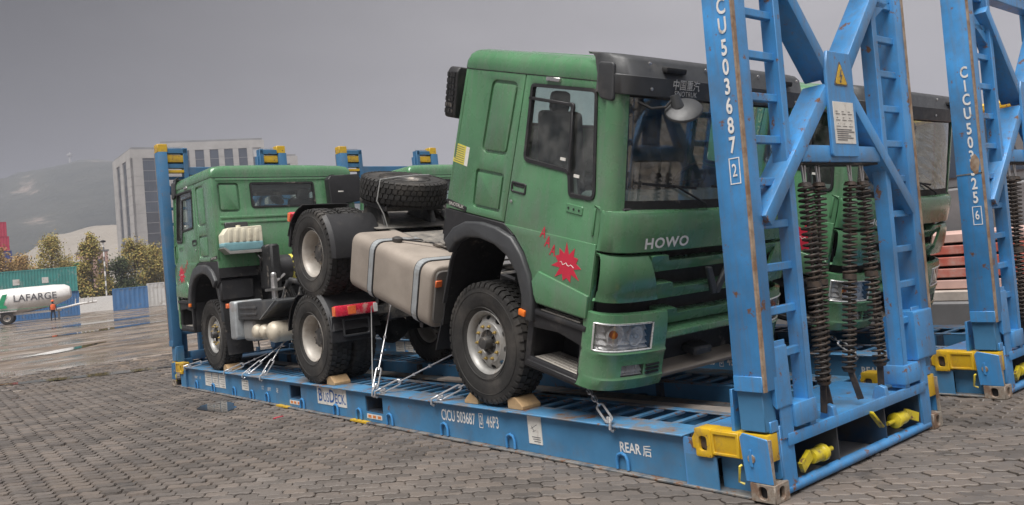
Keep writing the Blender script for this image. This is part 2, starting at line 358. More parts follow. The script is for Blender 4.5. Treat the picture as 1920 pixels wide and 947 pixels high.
# ---------------------------------------------------------------- tractor unit (local: forward = -Y, right-hand side = -X, origin under the front axle)
def uw(poly): return [(-u, w) for u, w in poly]
def tumble(v):
    x, y, z = v; k = 1-.014*max(0, z-1.2); return (x*k, y, z)
def tyre_mb(lug=True):
    mb = MB(); prof = [(.285, -.105), (.30, -.122), (.36, -.146), (.44, -.152), (.505, -.146), (.535, -.136), (.548, -.118), (.551, -.06), (.551, .06), (.548, .118), (.535, .136), (.505, .146), (.44, .152), (.36, .146), (.30, .122), (.285, .105)]
    mb.lathe(prof, n=56, closed=True)
    N = 46
    for i in range(N):
        for (a0, a1, sh) in ((-.128, -.072, 0), (-.062, -.006, .5), (.006, .062, 0), (.072, .128, .5)):
            t0 = 2*math.pi*(i+sh)/N; t1 = t0+2*math.pi/N*.74; vs_ = []
            sk = .018
            for r in (.545, .566):
                for (a, t) in ((a0, t0), (a1, t0+sk), (a1, t1+sk), (a0, t1)):
                    rr = r-(.012 if abs(a) > .12 and r > .55 else 0)
                    vs_.append((a, rr*math.cos(t), rr*math.sin(t)))
            mb.add(vs_, [(4, 5, 6, 7), (0, 1, 5, 4), (1, 2, 6, 5), (2, 3, 7, 6), (3, 0, 4, 7)])
        for sg in (-1, 1):      # shoulder lugs running down the side wall
            t0 = 2*math.pi*(i+(.5 if sg > 0 else 0))/N; t1 = t0+2*math.pi/N*.62; vs_ = []
            for (r, a) in ((.555, .120), (.512, .150), (.535, .1505), (.560, .134)):
                for t in (t0, t1): vs_.append((sg*a, r*math.cos(t), r*math.sin(t)))
            mb.add(vs_, [(0, 1, 3, 2), (2, 3, 5, 4), (4, 5, 7, 6), (0, 2, 4, 6), (1, 7, 5, 3)])
    for r in (.33, .47):        # raised rings of the side wall
        mb.lathe([(r-.004, .146), (r, .154), (r+.004, .146)], n=48, cap=False)
    return mb
TYRE = tyre_mb().mesh('tyre', 'rubber')
def cone(f): return lambda v: (v[0]+f(math.hypot(v[1], v[2])), v[1], v[2])
def circ(r, n): return [(r*math.cos(2*math.pi*i/n), r*math.sin(2*math.pi*i/n)) for i in range(n)]
def oval(r, ang, a, b, n=12):
    o = []
    for i in range(n):
        t = 2*math.pi*i/n; p, q = r+a*math.cos(t), b*math.sin(t); o.append((p*math.cos(ang)-q*math.sin(ang), p*math.sin(ang)+q*math.cos(ang)))
    return o
fF = lambda r: .035+(.265-r)/(.265-.19)*.05 if r > .19 else .085
mb = MB().lathe([(.262, -.10), (.288, -.118), (.298, -.112), (.284, -.10), (.268, -.06), (.262, .04), (.272, .09), (.288, .104), (.296, .116), (.291, .122), (.279, .116), (.258, .09), (.250, .04), (.250, -.09)], n=48, closed=True)
mb.holed(circ(.262, 48), [circ(.19, 40)]+[oval(.226, 2*math.pi*i/10, .020, .034) for i in range(10)], 'x', -.008, .004, cone(fF))
mb.lathe([(.19, .075), (.192, .088), (.186, .094), (.118, .096), (.112, .088), (.112, .06)], n=40, cap=False)
RIM_F = mb.mesh('rim', 'rim_grey')
mb = MB().lathe([(.125, -.1), (.112, .02), (.108, .075), (.06, .078), (.058, .155), (.052, .168), (.0, .170)], n=28)
for i in range(6):
    t = 2*math.pi*i/6; mb.bar((.082, .05*math.cos(t), .05*math.sin(t)), (.082, .108*math.cos(t), .108*math.sin(t)), .016, .02, (1, 0, 0))
HUB_F = mb.mesh('hub', 'hub_dark')
NUT = MB().lathe([(.015, 0), (.015, .018), (.011, .022), (.007, .024), (.007, .036), (.0, .037)], n=6).mesh('wheel_nut', 'brass')
mb = MB().lathe([(.262, -.10), (.288, -.118), (.298, -.112), (.284, -.10), (.268, -.06), (.262, .04), (.272, .09), (.288, .104), (.296, .116), (.291, .122), (.276, .114), (.254, .085), (.246, .0), (.235, -.045), (.24, -.09)], n=48, closed=True)
mb.holed(circ(.25, 48), [circ(.10, 30)]+[oval(.205, 2*math.pi*i/10, .018, .026) for i in range(10)], 'x', -.062, -.05, cone(lambda r: -.02 if r < .18 else 0))
RIM_R = mb.mesh('rim', 'rim_cream')
mb = MB().lathe([(.16, -.12), (.16, -.058), (.135, -.05), (.125, .02), (.11, .035), (.09, .04), (.0, .042)], n=30)
for i in range(8):
    t = 2*math.pi*i/8; mb.lathe([(.011, 0), (.011, .014), (.0, .016)], (.034, .1*math.cos(t), .1*math.sin(t)), n=6)
HUB_R = mb.mesh('hub', 'hub_dark')
def obj(name, me, parent): o = bpy.data.objects.new(name, me); COL.objects.link(o); o.parent = parent; return o
def wheel(parent, x, y, z, s, kind):
    """s = -1: outer face towards -X"""
    w = obj('wheel', RIM_F if kind == 'f' else RIM_R, parent); w.location = (x, y, z)
    w.rotation_euler = (0, 0, math.pi if s < 0 else 0); w.rotation_mode = 'XYZ'
    if s < 0: w.rotation_euler = (random.uniform(0, 6), 0, math.pi)
    obj('tyre', TYRE, w); obj('hub', HUB_F if kind == 'f' else HUB_R, w)
    if kind == 'f' or kind == 'r':
        for i in range(10):
            t = 2*math.pi*(i+.5)/10; n = obj('wheel_nut', NUT, w); r = .152 if kind == 'f' else .145
            n.location = (.094 if kind == 'f' else -.052, r*math.cos(t), r*math.sin(t))
    return w
def curve_pts(ctrl, n=6):
    """smooth a plan polyline (Catmull-Rom)"""
    o = []; c = [Vector(p) for p in ctrl]
    for i in range(len(c)-1):
        p0, p1, p2, p3 = c[max(i-1, 0)], c[i], c[i+1], c[min(i+2, len(c)-1)]
        for k in range(n):
            t = k/n; o.append(tuple(.5*((2*p1)+(p2-p0)*t+(2*p0-5*p1+4*p2-p3)*t*t+(3*p1-p0-3*p2+p3)*t**3)))
    o.append(tuple(c[-1])); return o
WB = 3.55
def make_truck():
    T = empty('tractor_truck')
    H = 1.245
    # ---------------- chassis
    for s in (-1, 1):
        MB().prism([(s*.43, .70), (s*.35, .70), (s*.35, .708), (s*.422, .708), (s*.422, .952), (s*.35, .952), (s*.35, .96), (s*.43, .96)], 'y', -1.25, 4.28).build('frame_rail', 'frame_black', T)
        MB().box(s*.36, s*.432, .75, 4.2, .961, .965).build('rail_top_plate', 'deck_dust', T)
    for y in (.9, 1.75, 2.5, 3.15, 3.95, 4.22):
        MB().prism([(y-.05, .74), (y+.05, .74), (y+.05, .75), (y-.04, .75), (y-.04, .91), (y+.05, .91), (y+.05, .92), (y-.05, .92)], 'x', -.42, .42).build('cross_member', 'frame_black', T)
    MB().box(-.36, .36, 2.1, 2.75, .955, .968).build('deck_plate', 'deck_dust', T, .003)
    mb = MB()
    for i in range(5): mb.box(-.3, .3, 1.0+.19*i, 1.12+.19*i, .962, .985)
    mb.build('catwalk_grid', 'steel', T, .004)
    # fifth wheel
    mb = MB().prism(fillet([(-.45, 3.05), (.45, 3.05), (.45, 3.7), (.2, 3.95), (.09, 3.6), (-.09, 3.6), (-.2, 3.95), (-.45, 3.7)], .05), 'z', 1.17, 1.24)
    mb.build('fifth_wheel', 'frame_black', T, .01)
    for s in (-1, 1): MB().prism([(3.1, .96), (3.75, .96), (3.6, 1.17), (3.25, 1.17)], 'x', s*.40, s*.30).build('fifth_wheel_bracket', 'frame_black', T, .01)
    MB().box(-.6, .6, 2.95, 3.98, .968, .985).build('base_plate', 'deck_dust', T, .004)
    # driveline, axles, springs
    MB().tube([(0, .9, .75), (0, 3.4, .62)], .055, 10).build('drive_shaft', 'frame_black', T)
    mb = MB().tube([(-.86, WB, .565), (.86, WB, .565)], .075, 12); mb.lathe([(.0, -.24), (.14, -.2), (.22, 0), (.14, .2), (0, .24)], (0, WB, .565), 'y', 16); mb.build('rear_axle', 'deep_black', T)
    mb = MB().tube([(-.9, 0, .565), (-.62, 0, .52), (-.5, 0, .42), (.5, 0, .42), (.62, 0, .52), (.9, 0, .565)], .055, 10); mb.build('front_axle', 'frame_black', T)
    for s in (-1, 1):
        for (yc, z0, half) in ((0, .52, .8), (WB, .70, .75)):
            mb = MB()
            for k in range(5):
                h = half*(1-.17*k); mb.grid([[(s*.43-.04+.08*j, yc+h*(i/4-1), z0+.02*(4-k)*0-.016*k+.10*((i/4-1)**2)*(h/half)**2) for j in (0, 1)] for i in range(9)], .013)
            mb.build('leaf_spring', 'deep_black', T)
    mb = MB().box(-.42, .42, -1.0, .55, .55, 1.25); mb.lathe([(.16, 0), (.2, .1), (.18, .6), (.12, .75)], (0, .5, .72), 'y', 14); mb.build('engine', 'deep_black', T, .04)
    MB().box(-.48, .48, -1.32, -1.18, .62, 1.38).build('radiator', 'deep_black', T, .02)
    # cab underside
    MB().box(-1.12, 1.12, -1.28, .64, 1.50, 1.56).build('cab_floor', 'deep_black', T)
    # ---------------- wheels
    for s in (-1, 1):
        fwl = wheel(T, s*1.02, 0, .565, s, 'f'); fwl.rotation_euler = (0, 0, math.pi if s < 0 else 0)
        for i, ch in enumerate('CHENGSHAN'):
            th = R_(-34+9.2*i); text(ch, .075, (.1525, .425*math.sin(th), .425*math.cos(th)), (0, math.cos(th), -math.sin(th)), (0, math.sin(th), math.cos(th)), 'rubber', fwl, 'tyre_letter', bold=.02, depth=.002)
        wheel(T, s*1.03, WB, .565, s, 'r'); wheel(T, s*.70, WB, .565, -s, 'i')
    # ---------------- cab sides
    quarter = [(-.668, 1.712), (-.548, 3.025), (.285, 3.025), (.203, 1.745)]
    up_h = fillet([(-.155, 2.95), (.205, 2.95), (.145, 2.315), (-.215, 2.30)], .07, 5)
    lo_h = fillet([(-.262, 2.145), (.140, 2.155), (.128, 1.812), (-.262, 1.795)], .04, 4)
    arch_out = [(.695, 1.22), (.63, 1.395), (.51, 1.55), (.37, 1.66), (.214, 1.737)]
    door = [(.297, 3.025), (1.235, 3.025), (1.262, 2.95), (1.330, 2.09), (1.338, 1.20), (.735, 1.165)]+arch_out
    win = [(.372, 2.955), (1.140, 2.965), (1.258, 2.120), (.965, 2.105), (.925, 2.290), (.375, 2.305)]
    winr = fillet(win, [.05, .06, .07, .05, .05, .07], 5)
    for s in (-1, 1):
        o_, i_ = s*H, s*(H-.045)
        q = MB().holed(uw(quarter), [uw(up_h), uw(lo_h)], 'x', o_, i_).xf(tumble).build('side_panel', 'green', T, .006, 2)
        MB().prism(uw(fillet([(-.69+.06, 1.75), (-.53, 2.98), (.26, 2.98), (.2, 1.78)], .02)), 'x', s*(H-.06), s*(H-.02)).xf(tumble).build('panel_floor', 'green', q)
        for hp in (up_h, lo_h):
            MB().prism(uw(inset(hp, .028)), 'x', s*(H-.03), s*(H-.003)).xf(tumble).build('pressed_panel', 'green', q, .008, 2)
        d = MB().holed(uw(door), [uw(winr)], 'x', o_, i_).xf(tumble).build('door', 'green', T, .005, 2)
        MB().ring(uw(winr), uw(inset(winr, .028)), 'x', s*(H-.03), s*(H+.010)).xf(tumble).build('window_seal', 'black_plastic', d)
        MB().prism(uw(inset(winr, .02)), 'x', s*(H-.024), s*(H-.020)).xf(tumble).build('side_window', 'glass_side', d)
        mb = MB()
        for a, b in (((.36, 2.832), (.86, 2.822)), ((.885, 2.79), (.942, 2.27))): mb.bar((s*(H-.004), -a[0], a[1]), (s*(H-.004), -b[0], b[1]), .026, .028, (1, 0, 0))
        mb.prism(uw(fillet([(.83, 2.838), (.905, 2.838), (.912, 2.765), (.872, 2.765), (.872, 2.808), (.83, 2.808)], [0, .05, 0, 0, .02, 0])), 'x', s*(H+.009), s*(H-.016))
        mb.xf(tumble).build('window_divider', 'black_plastic', d, .004)
        # lower door skin stands proud, with its pressed crease
        low = [(.222, 1.735), (1.330, 1.80), (1.334, 1.205), (.745, 1.172), (.705, 1.225), (.64, 1.40), (.52, 1.555), (.38, 1.665)]
        MB().prism(uw(low), 'x', s*(H-.004), s*(H+.012)).xf(tumble).build('door_skin', 'green', d, .009, 2)
        MB().prism(uw(fillet([(.675, 1.345), (.745, 1.445), (1.331, 1.395), (1.333, 1.215), (.76, 1.182), (.72, 1.235)], .01)), 'x', s*(H+.005), s*(H+.034)).xf(tumble).build('door_sill', 'green', d, .018, 3)
        mb = MB().holed(uw(fillet(rect(.255, 2.025, .45, 2.118), .02)), [uw(fillet(rect(.275, 2.04, .432, 2.10), .015))], 'x', s*(H-.01), s*(H+.010)).box(s*(H-.02), s*(H-.004), -.445, -.26, 2.03, 2.11).box(s*(H-.01), s*(H+.006), -.42, -.285, 2.078, 2.098)
        mb.xf(tumble).build('door_handle', 'black_plastic', d, .004)
        MB().lathe([(.014, 0), (.014, .006), (0, .008)], (0, 0, 0), 'x', 12).xf(lambda v: (s*(H+v[0]-.003), v[1]-.285, v[2]+1.945)).build('door_lock', 'steel', d)
        mb = MB().prism(uw(fillet(rect(.95, 1.985, 1.14, 2.055), .015)), 'x', s*(H-.01), s*(H+.008)).xf(tumble).build('hinge_pad', 'green', d, .004)
        mb = MB()
        for k in range(3): mb.lathe([(.009, 0), (.009, .002), (0, .002)], (s*(H-.001), -(.985+.06*k), 2.02), 'x', 10)
        mb.build('screw_hole', 'deep_black', d)
        MB().box(s*(H-.02), s*(H+.014), -1.285, -1.262, 1.86, 2.07).xf(tumble).build('hinge_cover', 'green', d, .006, 2)
        MB().box(s*(H-.02), s*(H+.022), -.72, -.56, 2.985, 3.018).xf(tumble).build('marker_bracket', 'steel', d, .004)
        # lower sleeper side, flare and inner arch
        inner = [(.60, 1.0), (.575, 1.19), (.49, 1.355), (.34, 1.475), (.15, 1.535), (-.06, 1.545), (-.26, 1.51), (-.41, 1.425), (-.50, 1.30)]
        outer = [(.735, 1.0), (.715, 1.19), (.64, 1.385), (.515, 1.54), (.37, 1.65), (.15, 1.690), (-.08, 1.690), (-.30, 1.650), (-.47, 1.560), (-.60, 1.41)]
        MB().prism(uw([(-.668, 1.705), (.21, 1.737), (.36, 1.66), (.1, 1.56), (-.2, 1.56), (-.43, 1.44), (-.53, 1.30), (-.665, 1.39)]), 'x', s*(H-.004), s*(H-.05)).build('sleeper_skirt', 'black_plastic', T, .006)
        MB().lathe([(.02, 0), (.02, .02), (0, .022)], (0, 0, 0), 'x', 12).xf(lambda v: (s*(H-.01+v[0]), v[1]*2.2+.22, v[2]+1.63)).build('skirt_grip', 'deep_black', T)
        MB().prism(uw(inner+outer[::-1]), 'x', s*(H-.05), s*(H+.045)).build('wheel_arch', 'grey_plastic', T, .022, 3)
        liner = [(.70, .95), (.63, 1.18), (.52, 1.37), (.34, 1.50), (.15, 1.56), (-.06, 1.575), (-.28, 1.535), (-.44, 1.44), (-.54, 1.28), (-.60, 1.05), (-.625, .80), (-.64, .55)]
        MB().grid([[(s*(.55+.64*j), -u, w) for j in (0, 1)] for u, w in liner], .016).build('arch_liner', 'deep_black', T)
        lip = [(-.505, 1.34), (-.555, 1.22), (-.585, 1.02), (-.615, .78)]
        MB().grid([[(s*(1.185+.045*j), -u, w) for j in (0, 1)] for u, w in lip], .02).build('mudguard_lip', 'grey_plastic', T, .006)
        MB().grid([[(s*(.80+.395*j), .648+.02*k, .60-.11*k) for j in (0, 1)] for k in range(4)], .012).build('mud_flap', 'black_plastic', T)
        # entry steps
        mb = MB().holed(uw([(.655, .600), (1.335, .640), (1.335, 1.12), (.655, 1.12)]), [uw(fillet([(.72, .695), (1.275, .720), (1.275, .975), (1.02, 1.0), (.72, .955)], .015))], 'x', s*(H-.005), s*(H-.05))
        mb.box(s*.80, s*(H-.05), -1.335, -1.30, .62, 1.12).box(s*.80, s*(H-.05), -.69, -.655, .60, 1.12).box(s*.80, s*.83, -1.335, -.655, .6, 1.15)
        st = mb.build('step_box', 'black_plastic', T, .01, 2)
        MB().prism(uw([(.69, .665), (1.285, .695), (1.285, .655), (.69, .625)]), 'x', s*.83, s*(H+.004)).build('step_base', 'black_plastic', st, .006)
        mb = MB()
        for k in range(6): xx = s*(.90+.052*k); mb.prism(uw([(.72, .690), (1.255, .717), (1.255, .698), (.72, .671)]), 'x', xx, xx+s*.03)
        for uu in (.72, .9, 1.08, 1.235): mb.prism(uw([(uu, .689+.05*(uu-.72)), (uu+.02, .690+.05*(uu-.72)), (uu+.02, .67+.05*(uu-.72)), (uu, .67+.05*(uu-.72))]), 'x', s*.89, s*1.21)
        mb.build('step_tread', 'rim_cream', st, .003)
        MB().prism(uw([(.74, 1.118), (1.335, 1.150), (1.335, 1.105), (.74, 1.075)]), 'x', s*1.05, s*(H+.02)).build('upper_step', 'black_plastic', st, .01, 2)
        mb = MB()
        for k in range(3): xx = s*(1.10+.05*k); mb.prism(uw([(.78, 1.131), (1.24, 1.156), (1.24, 1.14), (.78, 1.115)]), 'x', xx, xx+s*.03)
        mb.build('upper_tread', 'rim_cream', st, .003)
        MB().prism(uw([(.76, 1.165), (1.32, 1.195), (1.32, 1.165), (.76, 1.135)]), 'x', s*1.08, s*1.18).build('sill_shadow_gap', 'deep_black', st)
        MB().box(s*(H+.03), s*(H+.062), -.665, -.585, 1.03, 1.085).build('marker_lamp', 'amber', T, .008, 2)
        # A-pillar
        rows = []
        for k in range(7):
            t = k/6; w = 2.06+.95*t; u0 = 1.337-.092*t; u1 = 1.428-.105*t; x0 = (H-.006)*(1-.014*(w-1.2)); x1 = 1.125*(1-.014*(w-1.2))
            rows.append([(s*(x0+(x1-x0)*a), -(u0+(u1-u0)*b), w) for a, b in ((0, 0), (.06, .45), (.3, .78), (.65, .95), (1, 1))])
        MB().grid(rows, .03, flip=(s > 0)).build('windscreen_pillar', 'green', T, 0)
        # lamp corner, corner panel
    # ---------------- roof
    sec = [(1.216, 3.022), (1.224, 3.06), (1.220, 3.115), (1.198, 3.165), (1.15, 3.198), (1.05, 3.214), (.6, 3.226), (0, 3.230)]; sec = sec+[(-x, w) for x, w in sec[-2::-1]]
    lng = [(.560, .30, .985), (.558, .52, .99), (.545, .76, .995), (.515, .93, 1), (.46, 1, 1), (.0, 1.0, 1), (-.6, .99, 1), (-1.10, .96, 1), (-1.262, .93, 1)]
    mb = MB().grid([[(x*kx, y, 3.022+(w-3.022)*kw) for x, w in sec] for y, kw, kx in lng]); mb.add([(x*.985, .560, 3.022+(w-3.022)*.30) for x, w in sec], [tuple(range(len(sec)))]); mb.add([(x, -1.262, 3.022+(w-3.022)*.93) for x, w in sec], [tuple(range(len(sec)))])
    roof = mb.build('roof', 'green', T, 0, smooth=50)
    for s in (-1, 1):
        MB().box(s*(H-.03), s*(H+.004), -1.25, .552, 3.018, 3.036).xf(tumble).build('drip_rail', 'black_plastic', roof, .005)
        for k in range(2): MB().tube([(s*(.62-.25*k), .35, 3.222), (s*(.62-.25*k), -.95, 3.222)], .012, 6).build('roof_rib', 'green', roof)
    # ---------------- visor
    half = [(1.238, -1.14), (1.244, -1.24), (1.215, -1.36), (1.12, -1.435), (.85, -1.475), (.45, -1.495), (0, -1.50)]
    plan = curve_pts(half, 4); plan = plan+[(-x, y) for x, y in plan[-2::-1]]
    def sweep(plan, levels, thick, skip=(), flip=False):
        """levels: (w, push back, narrowing)"""
        return MB().grid([[(x*(1-nr), y+pb, w) for x, y in plan] for w, pb, nr in levels], thick, skip, flip)
    v = sweep(plan, [(2.945, .012, 0), (2.952, 0, 0), (3.085, .004, 0), (3.092, .014, .004), (3.20, .055, .008), (3.232, .10, .016), (3.240, .16, .03)], .02, flip=False).build('sun_visor', 'grey_plastic', T, 0)
    for s in (-1, 1):
        MB().prism(fillet([(-1.335, 2.885), (-1.20, 2.90), (-1.16, 2.95), (-1.14, 3.17), (-1.30, 3.17)], .03), 'x', s*1.215, s*1.247).build('visor_end', 'grey_plastic', v, .014, 3)
        MB().box(s*.86, s*.62, -1.485, -1.42, 3.13, 3.175).build('visor_lamp', 'deep_black', v, .012, 2)
        for (x, w, y) in ((1.0, 3.185, -1.43), (.36, 3.185, -1.455), (.98, 3.0, -1.462), (.30, 3.005, -1.502)):
            MB().lathe([(.014, 0), (.014, -.006), (0, -.010)], (s*x, y, w), 'y', 10).build('visor_screw', 'steel', v)
    text('中国重汽', .082, (-.62, -1.494, 3.045), FX, FY, 'decal_white', v, bold=.01)
    text('SINOTRUK', .056, (-.62, -1.496, 2.983), FX, FY, 'decal_white', v, bold=.0, sx=1.0)
    # ---------------- windscreen
    hw = [(1.128, -1.432), (1.05, -1.462), (.75, -1.492), (.35, -1.508), (0, -1.512)]
    wp = curve_pts(hw, 3); wp = wp+[(-x, y) for x, y in wp[-2::-1]]
    MB().grid([[(x*(1-.014*(w-1.2)), y+.112*(w-2.1)/.9, w) for x, y in wp] for w in (2.09, 2.3, 2.5, 2.7, 2.99)], .006).build('windscreen', 'glass_front', T)
    mb = MB()
    for s in (-1, 1): mb.tube([(s*(1.118)*(1-.014*(w-1.2)), -1.436+.112*(w-2.1)/.9, w) for w in (2.10, 2.3, 2.6, 2.98)], .012, 6)
    mb.grid([[(x*.985, y-.004+.112*(w-2.1)/.9, w) for x, y in wp] for w in (2.085, 2.155)], .012)
    mb.grid([[(x*.975, y-.004+.112*(w-2.1)/.9, w) for x, y in wp] for w in (2.93, 2.99)], .012)
    mb.build('windscreen_seal', 'deep_black', T)
    # wipers
    for k, (xa, xb, wb) in enumerate(((-.20, -1.0, 2.285), (.62, -.12, 2.25))):
        mb = MB().tube([(xa, -1.53, 2.10), (xa-.05, -1.545, 2.13), (xa-.42, -1.515, wb-.01)], .009, 6).bar((xb, -1.492, wb+.01), (xa-.16, -1.518, wb-.035), .012, .02)
        mb.build('wiper', 'deep_black', T)
    # ---------------- front panels
    belt_half = [(1.249, -1.347), (1.245, -1.40), (1.19, -1.475), (1.05, -1.53), (.75, -1.555), (.35, -1.565), (0, -1.568)]
    bp = curve_pts(belt_half, 4); belt = bp+[(-x, y) for x, y in bp[-2::-1]]
    b = sweep(belt, [(1.762, .012, 0), (1.770, .001, 0), (1.90, -.006, 0), (2.04, .0, 0), (2.072, .016, 0), (2.088, .06, .006), (2.092, .12, .02)], .025).build('front_panel', 'green', T, 0)
    text('HOWO', .112, (-.71, -1.566, 1.838), FX, FY, 'white_paint', b, bold=.03, sx=1.32, depth=.012, space=1.12)
    MB().box(-1.13, 1.13, -1.47, -1.30, 2.05, 2.10).build('cowl', 'deep_black', T, .01)
    MB().grid([[(x*.93, -1.335-.10*(1-(x/1.25)**4), w) for x, y in belt] for w in (.98, 1.4, 1.78)], .01).build('grille_backing', 'deep_black', T)
    for s in (-1, 1):
        cp = [(s*x, y) for x, y in bp if x > .60]
        rows = []
        for k, (w, pb) in enumerate(((1.362, .03), (1.372, .004), (1.44, -.004), (1.455, -.016), (1.60, -.018), (1.70, -.008), (1.735, .01), (1.742, .05))):
            lim = .70+.17*(w-1.36)/.38; row = []
            for i, (x, y) in enumerate(cp):
                t = i/(len(cp)-1); xx = 1.248-(1.248-lim)*t
                ys = [p for p in bp]; j = 0
                while j < len(ys)-2 and ys[j+1][0] > xx: j += 1
                (xa, ya), (xb2, yb2) = ys[j], ys[j+1]; f = 0 if xa == xb2 else (xa-xx)/(xa-xb2); row.append((s*xx, ya+(yb2-ya)*f+pb, w))
            rows.append(row)
        MB().grid(rows, .03, flip=(s < 0)).build('corner_panel', 'green', T, 0)
    for i, wt in enumerate((1.735, 1.505, 1.280)):
        a = .85-.095*i; bar_ = [(-a, wt), (-a+.19, wt), (-a+.235, wt-.055), (a-.235, wt-.055), (a-.19, wt), (a, wt), (a-.03, wt-.09), (a-.07, wt-.150), (-a+.07, wt-.150), (-a+.03, wt-.09)]
        MB().prism(fillet(bar_, [.01, .03, .03, .03, .03, .01, .03, .03, .03, .03], 3), 'y', -1.435, -1.57).xf(lambda v: (v[0], v[1]+.42*(wt-v[2]) if v[1] < -1.5 else v[1], v[2])).build('grille_slat', 'green', T, .010, 3)
    mb = MB()
    for s in (-1, 1): mb.prism([(s*.0, 1.36), (s*.05, 1.36), (s*.17, 1.60), (s*.105, 1.60), (0, 1.42)], 'y', -1.56, -1.60)
    mb.build('grille_emblem', 'grey_plastic', T, .008)
    # ---------------- bumper
    bh = [(1.252, -1.300), (1.252, -1.36), (1.215, -1.46), (1.10, -1.535), (.90, -1.580), (.74, -1.598), (.60, -1.602)]
    bq = curve_pts(bh, 6); n_ = len(bq)
    def col_at(x): return min(range(n_), key=lambda i: abs(bq[i][0]-x)+(0 if bq[i][1] < -1.36 else .0))
    c0, c1 = next(i for i, p in enumerate(bq) if p[1] < -1.395), next(i for i, p in enumerate(bq) if p[0] < .79)
    f0, f1 = next(i for i, p in enumerate(bq) if p[0] < 1.06), next(i for i, p in enumerate(bq) if p[0] < .82)
    lev = [(.655, .06, .01), (.665, .015, 0), (.70, 0, 0), (.755, -.012, 0), (.765, -.004, 0), (.775, 0, 0), (.868, 0, 0), (.885, 0, 0), (.945, -.004, 0), (.965, -.014, 0), (.985, 0, 0), (1.04, 0, 0), (1.12, .0, 0), (1.205, .008, 0), (1.235, .012, 0), (1.272, .02, 0), (1.282, .06, .01)]
    for s in (-1, 1):
        skip = {(i, j) for i in range(10, 13) for j in range(c0, c1)} | {(i, j) for i in (5,) for j in range(f0, f1)}
        rows = [[(s*x*(1-nr), y+pb, w) for x, y in bq] for w, pb, nr in lev]
        bu = MB().grid(rows, .03, skip, flip=(s < 0)).build('bumper_corner', 'green', T, 0)
        # headlamp: dark housing, two bowls, amber bulb, clear cover
        seg_ = [bq[i] for i in range(c0, c1+1)]
        hl = MB().grid([[(s*x*.985, y+pb+.008*((i*5) % 3), w) for i, (x, y) in enumerate(seg_)] for w, pb in ((.99, .025), (1.02, .075), (1.024, .035), (1.07, .085), (1.074, .045), (1.12, .09), (1.124, .055), (1.17, .09), (1.2, .06))], .01, flip=(s < 0)).build('headlamp', 'reflector', T)
        mb = MB().grid([[(s*x, y+pb, w) for x, y in seg_] for w, pb in ((.985, .0), (.985, .085))], .004); mb.grid([[(s*x, y+pb, w) for x, y in seg_] for w, pb in ((1.205, .0), (1.205, .09))], .004)
        for e in (seg_[0], seg_[-1]): mb.add([(s*e[0], e[1], .985), (s*e[0], e[1]+.085, .985), (s*e[0], e[1]+.09, 1.205), (s*e[0], e[1], 1.205)], [(0, 1, 2, 3)])
        mb.build('lamp_surround', 'grey_plastic', hl)
        for (x, y, w, r) in ((1.085, -1.52, 1.10, .082), (.90, -1.565, 1.09, .075)):
            yy = y+.075
            MB().lathe([(0.012, .05), (r*.5, .035), (r*.85, .01), (r, -.03), (r*1.08, -.034)], (s*x, yy-.02, w), 'y', 24, cap=False).build('lamp_bowl', 'reflector', hl)
        MB().lathe([(.0, -.03), (.026, -.025), (.034, 0), (.026, .03), (0, .035)], (s*1.09, -1.475, 1.105), 'y', 14).build('indicator_bulb', 'amber', hl)
        MB().lathe([(.0, -.02), (.02, -.015), (.02, .03), (0, .035)], (s*.90, -1.535, 1.09), 'y', 12).build('bulb', 'chrome', hl)
        MB().grid([[(s*x, y+.006, w) for x, y in seg_] for w in (.988, 1.06, 1.14, 1.204)], .004, flip=(s < 0)).build('lamp_cover', 'lens', hl)
        rim = [(s*x, y+.001, .988) for x, y in seg_]+[(s*x, y+.007, 1.203) for x, y in seg_[::-1]]
        MB().tube(rim, .008, 6, closed=True).build('lamp_rim', 'chrome', hl)
        fg = [bq[i] for i in range(f0, f1+1)]
        fo = MB().grid([[(s*x, y+pb, w) for x, y in fg] for w, pb in ((.772, .012), (.80, .05), (.803, .02), (.84, .055), (.87, .04))], .01, flip=(s < 0)).build('fog_lamp', 'reflector', T)
        mb = MB()
        for pz in (.776, .866): mb.grid([[(s*x, y+pb, pz) for x, y in fg] for pb in (0.002, .06)], .003)
        mb.build('fog_surround', 'black_plastic', fo)
        mb = MB()
        for k in (1, 2): p = fg[len(fg)*k//3]; mb.bar((s*p[0], p[1]+.04, .778), (s*p[0], p[1]+.04, .864), .007, .03, (0, 1, 0))
        mb.build('fog_rib', 'chrome', fo)
        MB().grid([[(s*x, y+.006, w) for x, y in fg] for w in (.776, .866)], .003, flip=(s < 0)).build('fog_cover', 'lens', fo)
        mb = MB()
        for k in range(3): mb.box(s*.80, s*.655, -1.612, -1.59, .783+.032*k, .797+.032*k)
        mb.build('fog_slot', 'deep_black', T)
    MB().prism(fillet([(-1.44, 1.035), (-1.585, 1.035), (-1.598, 1.05), (-1.590, 1.095), (-1.45, 1.12)], .01), 'x', -.615, .615).build('bumper_bar', 'green', T, .006, 2)
    MB().prism([(-1.30, .69), (-1.56, .69), (-1.575, .735), (-1.30, .77)], 'x', -.60, .60).build('bumper_sill', 'dusty_tank', T, .008)
    MB().box(-.60, .60, -1.40, -1.36, .76, 1.05).build('bumper_recess', 'deep_black', T)
    MB().lathe([(.035, -.02), (.045, 0), (.03, .03), (.02, .2)], (-.56, -1.50, .93), 'y', 14).build('tow_eye', 'deep_black', T)
    MB().box(-.12, .12, -1.56, -1.40, .80, .88).build('tow_bracket', 'frame_black', T, .02)
    # ---------------- round front mirror
    mb = MB().lathe([(.0, .03), (.10, .026), (.135, .010), (.142, -.004), (.135, -.014), (0, -.018)], (0, 0, 0), 'y', 28)
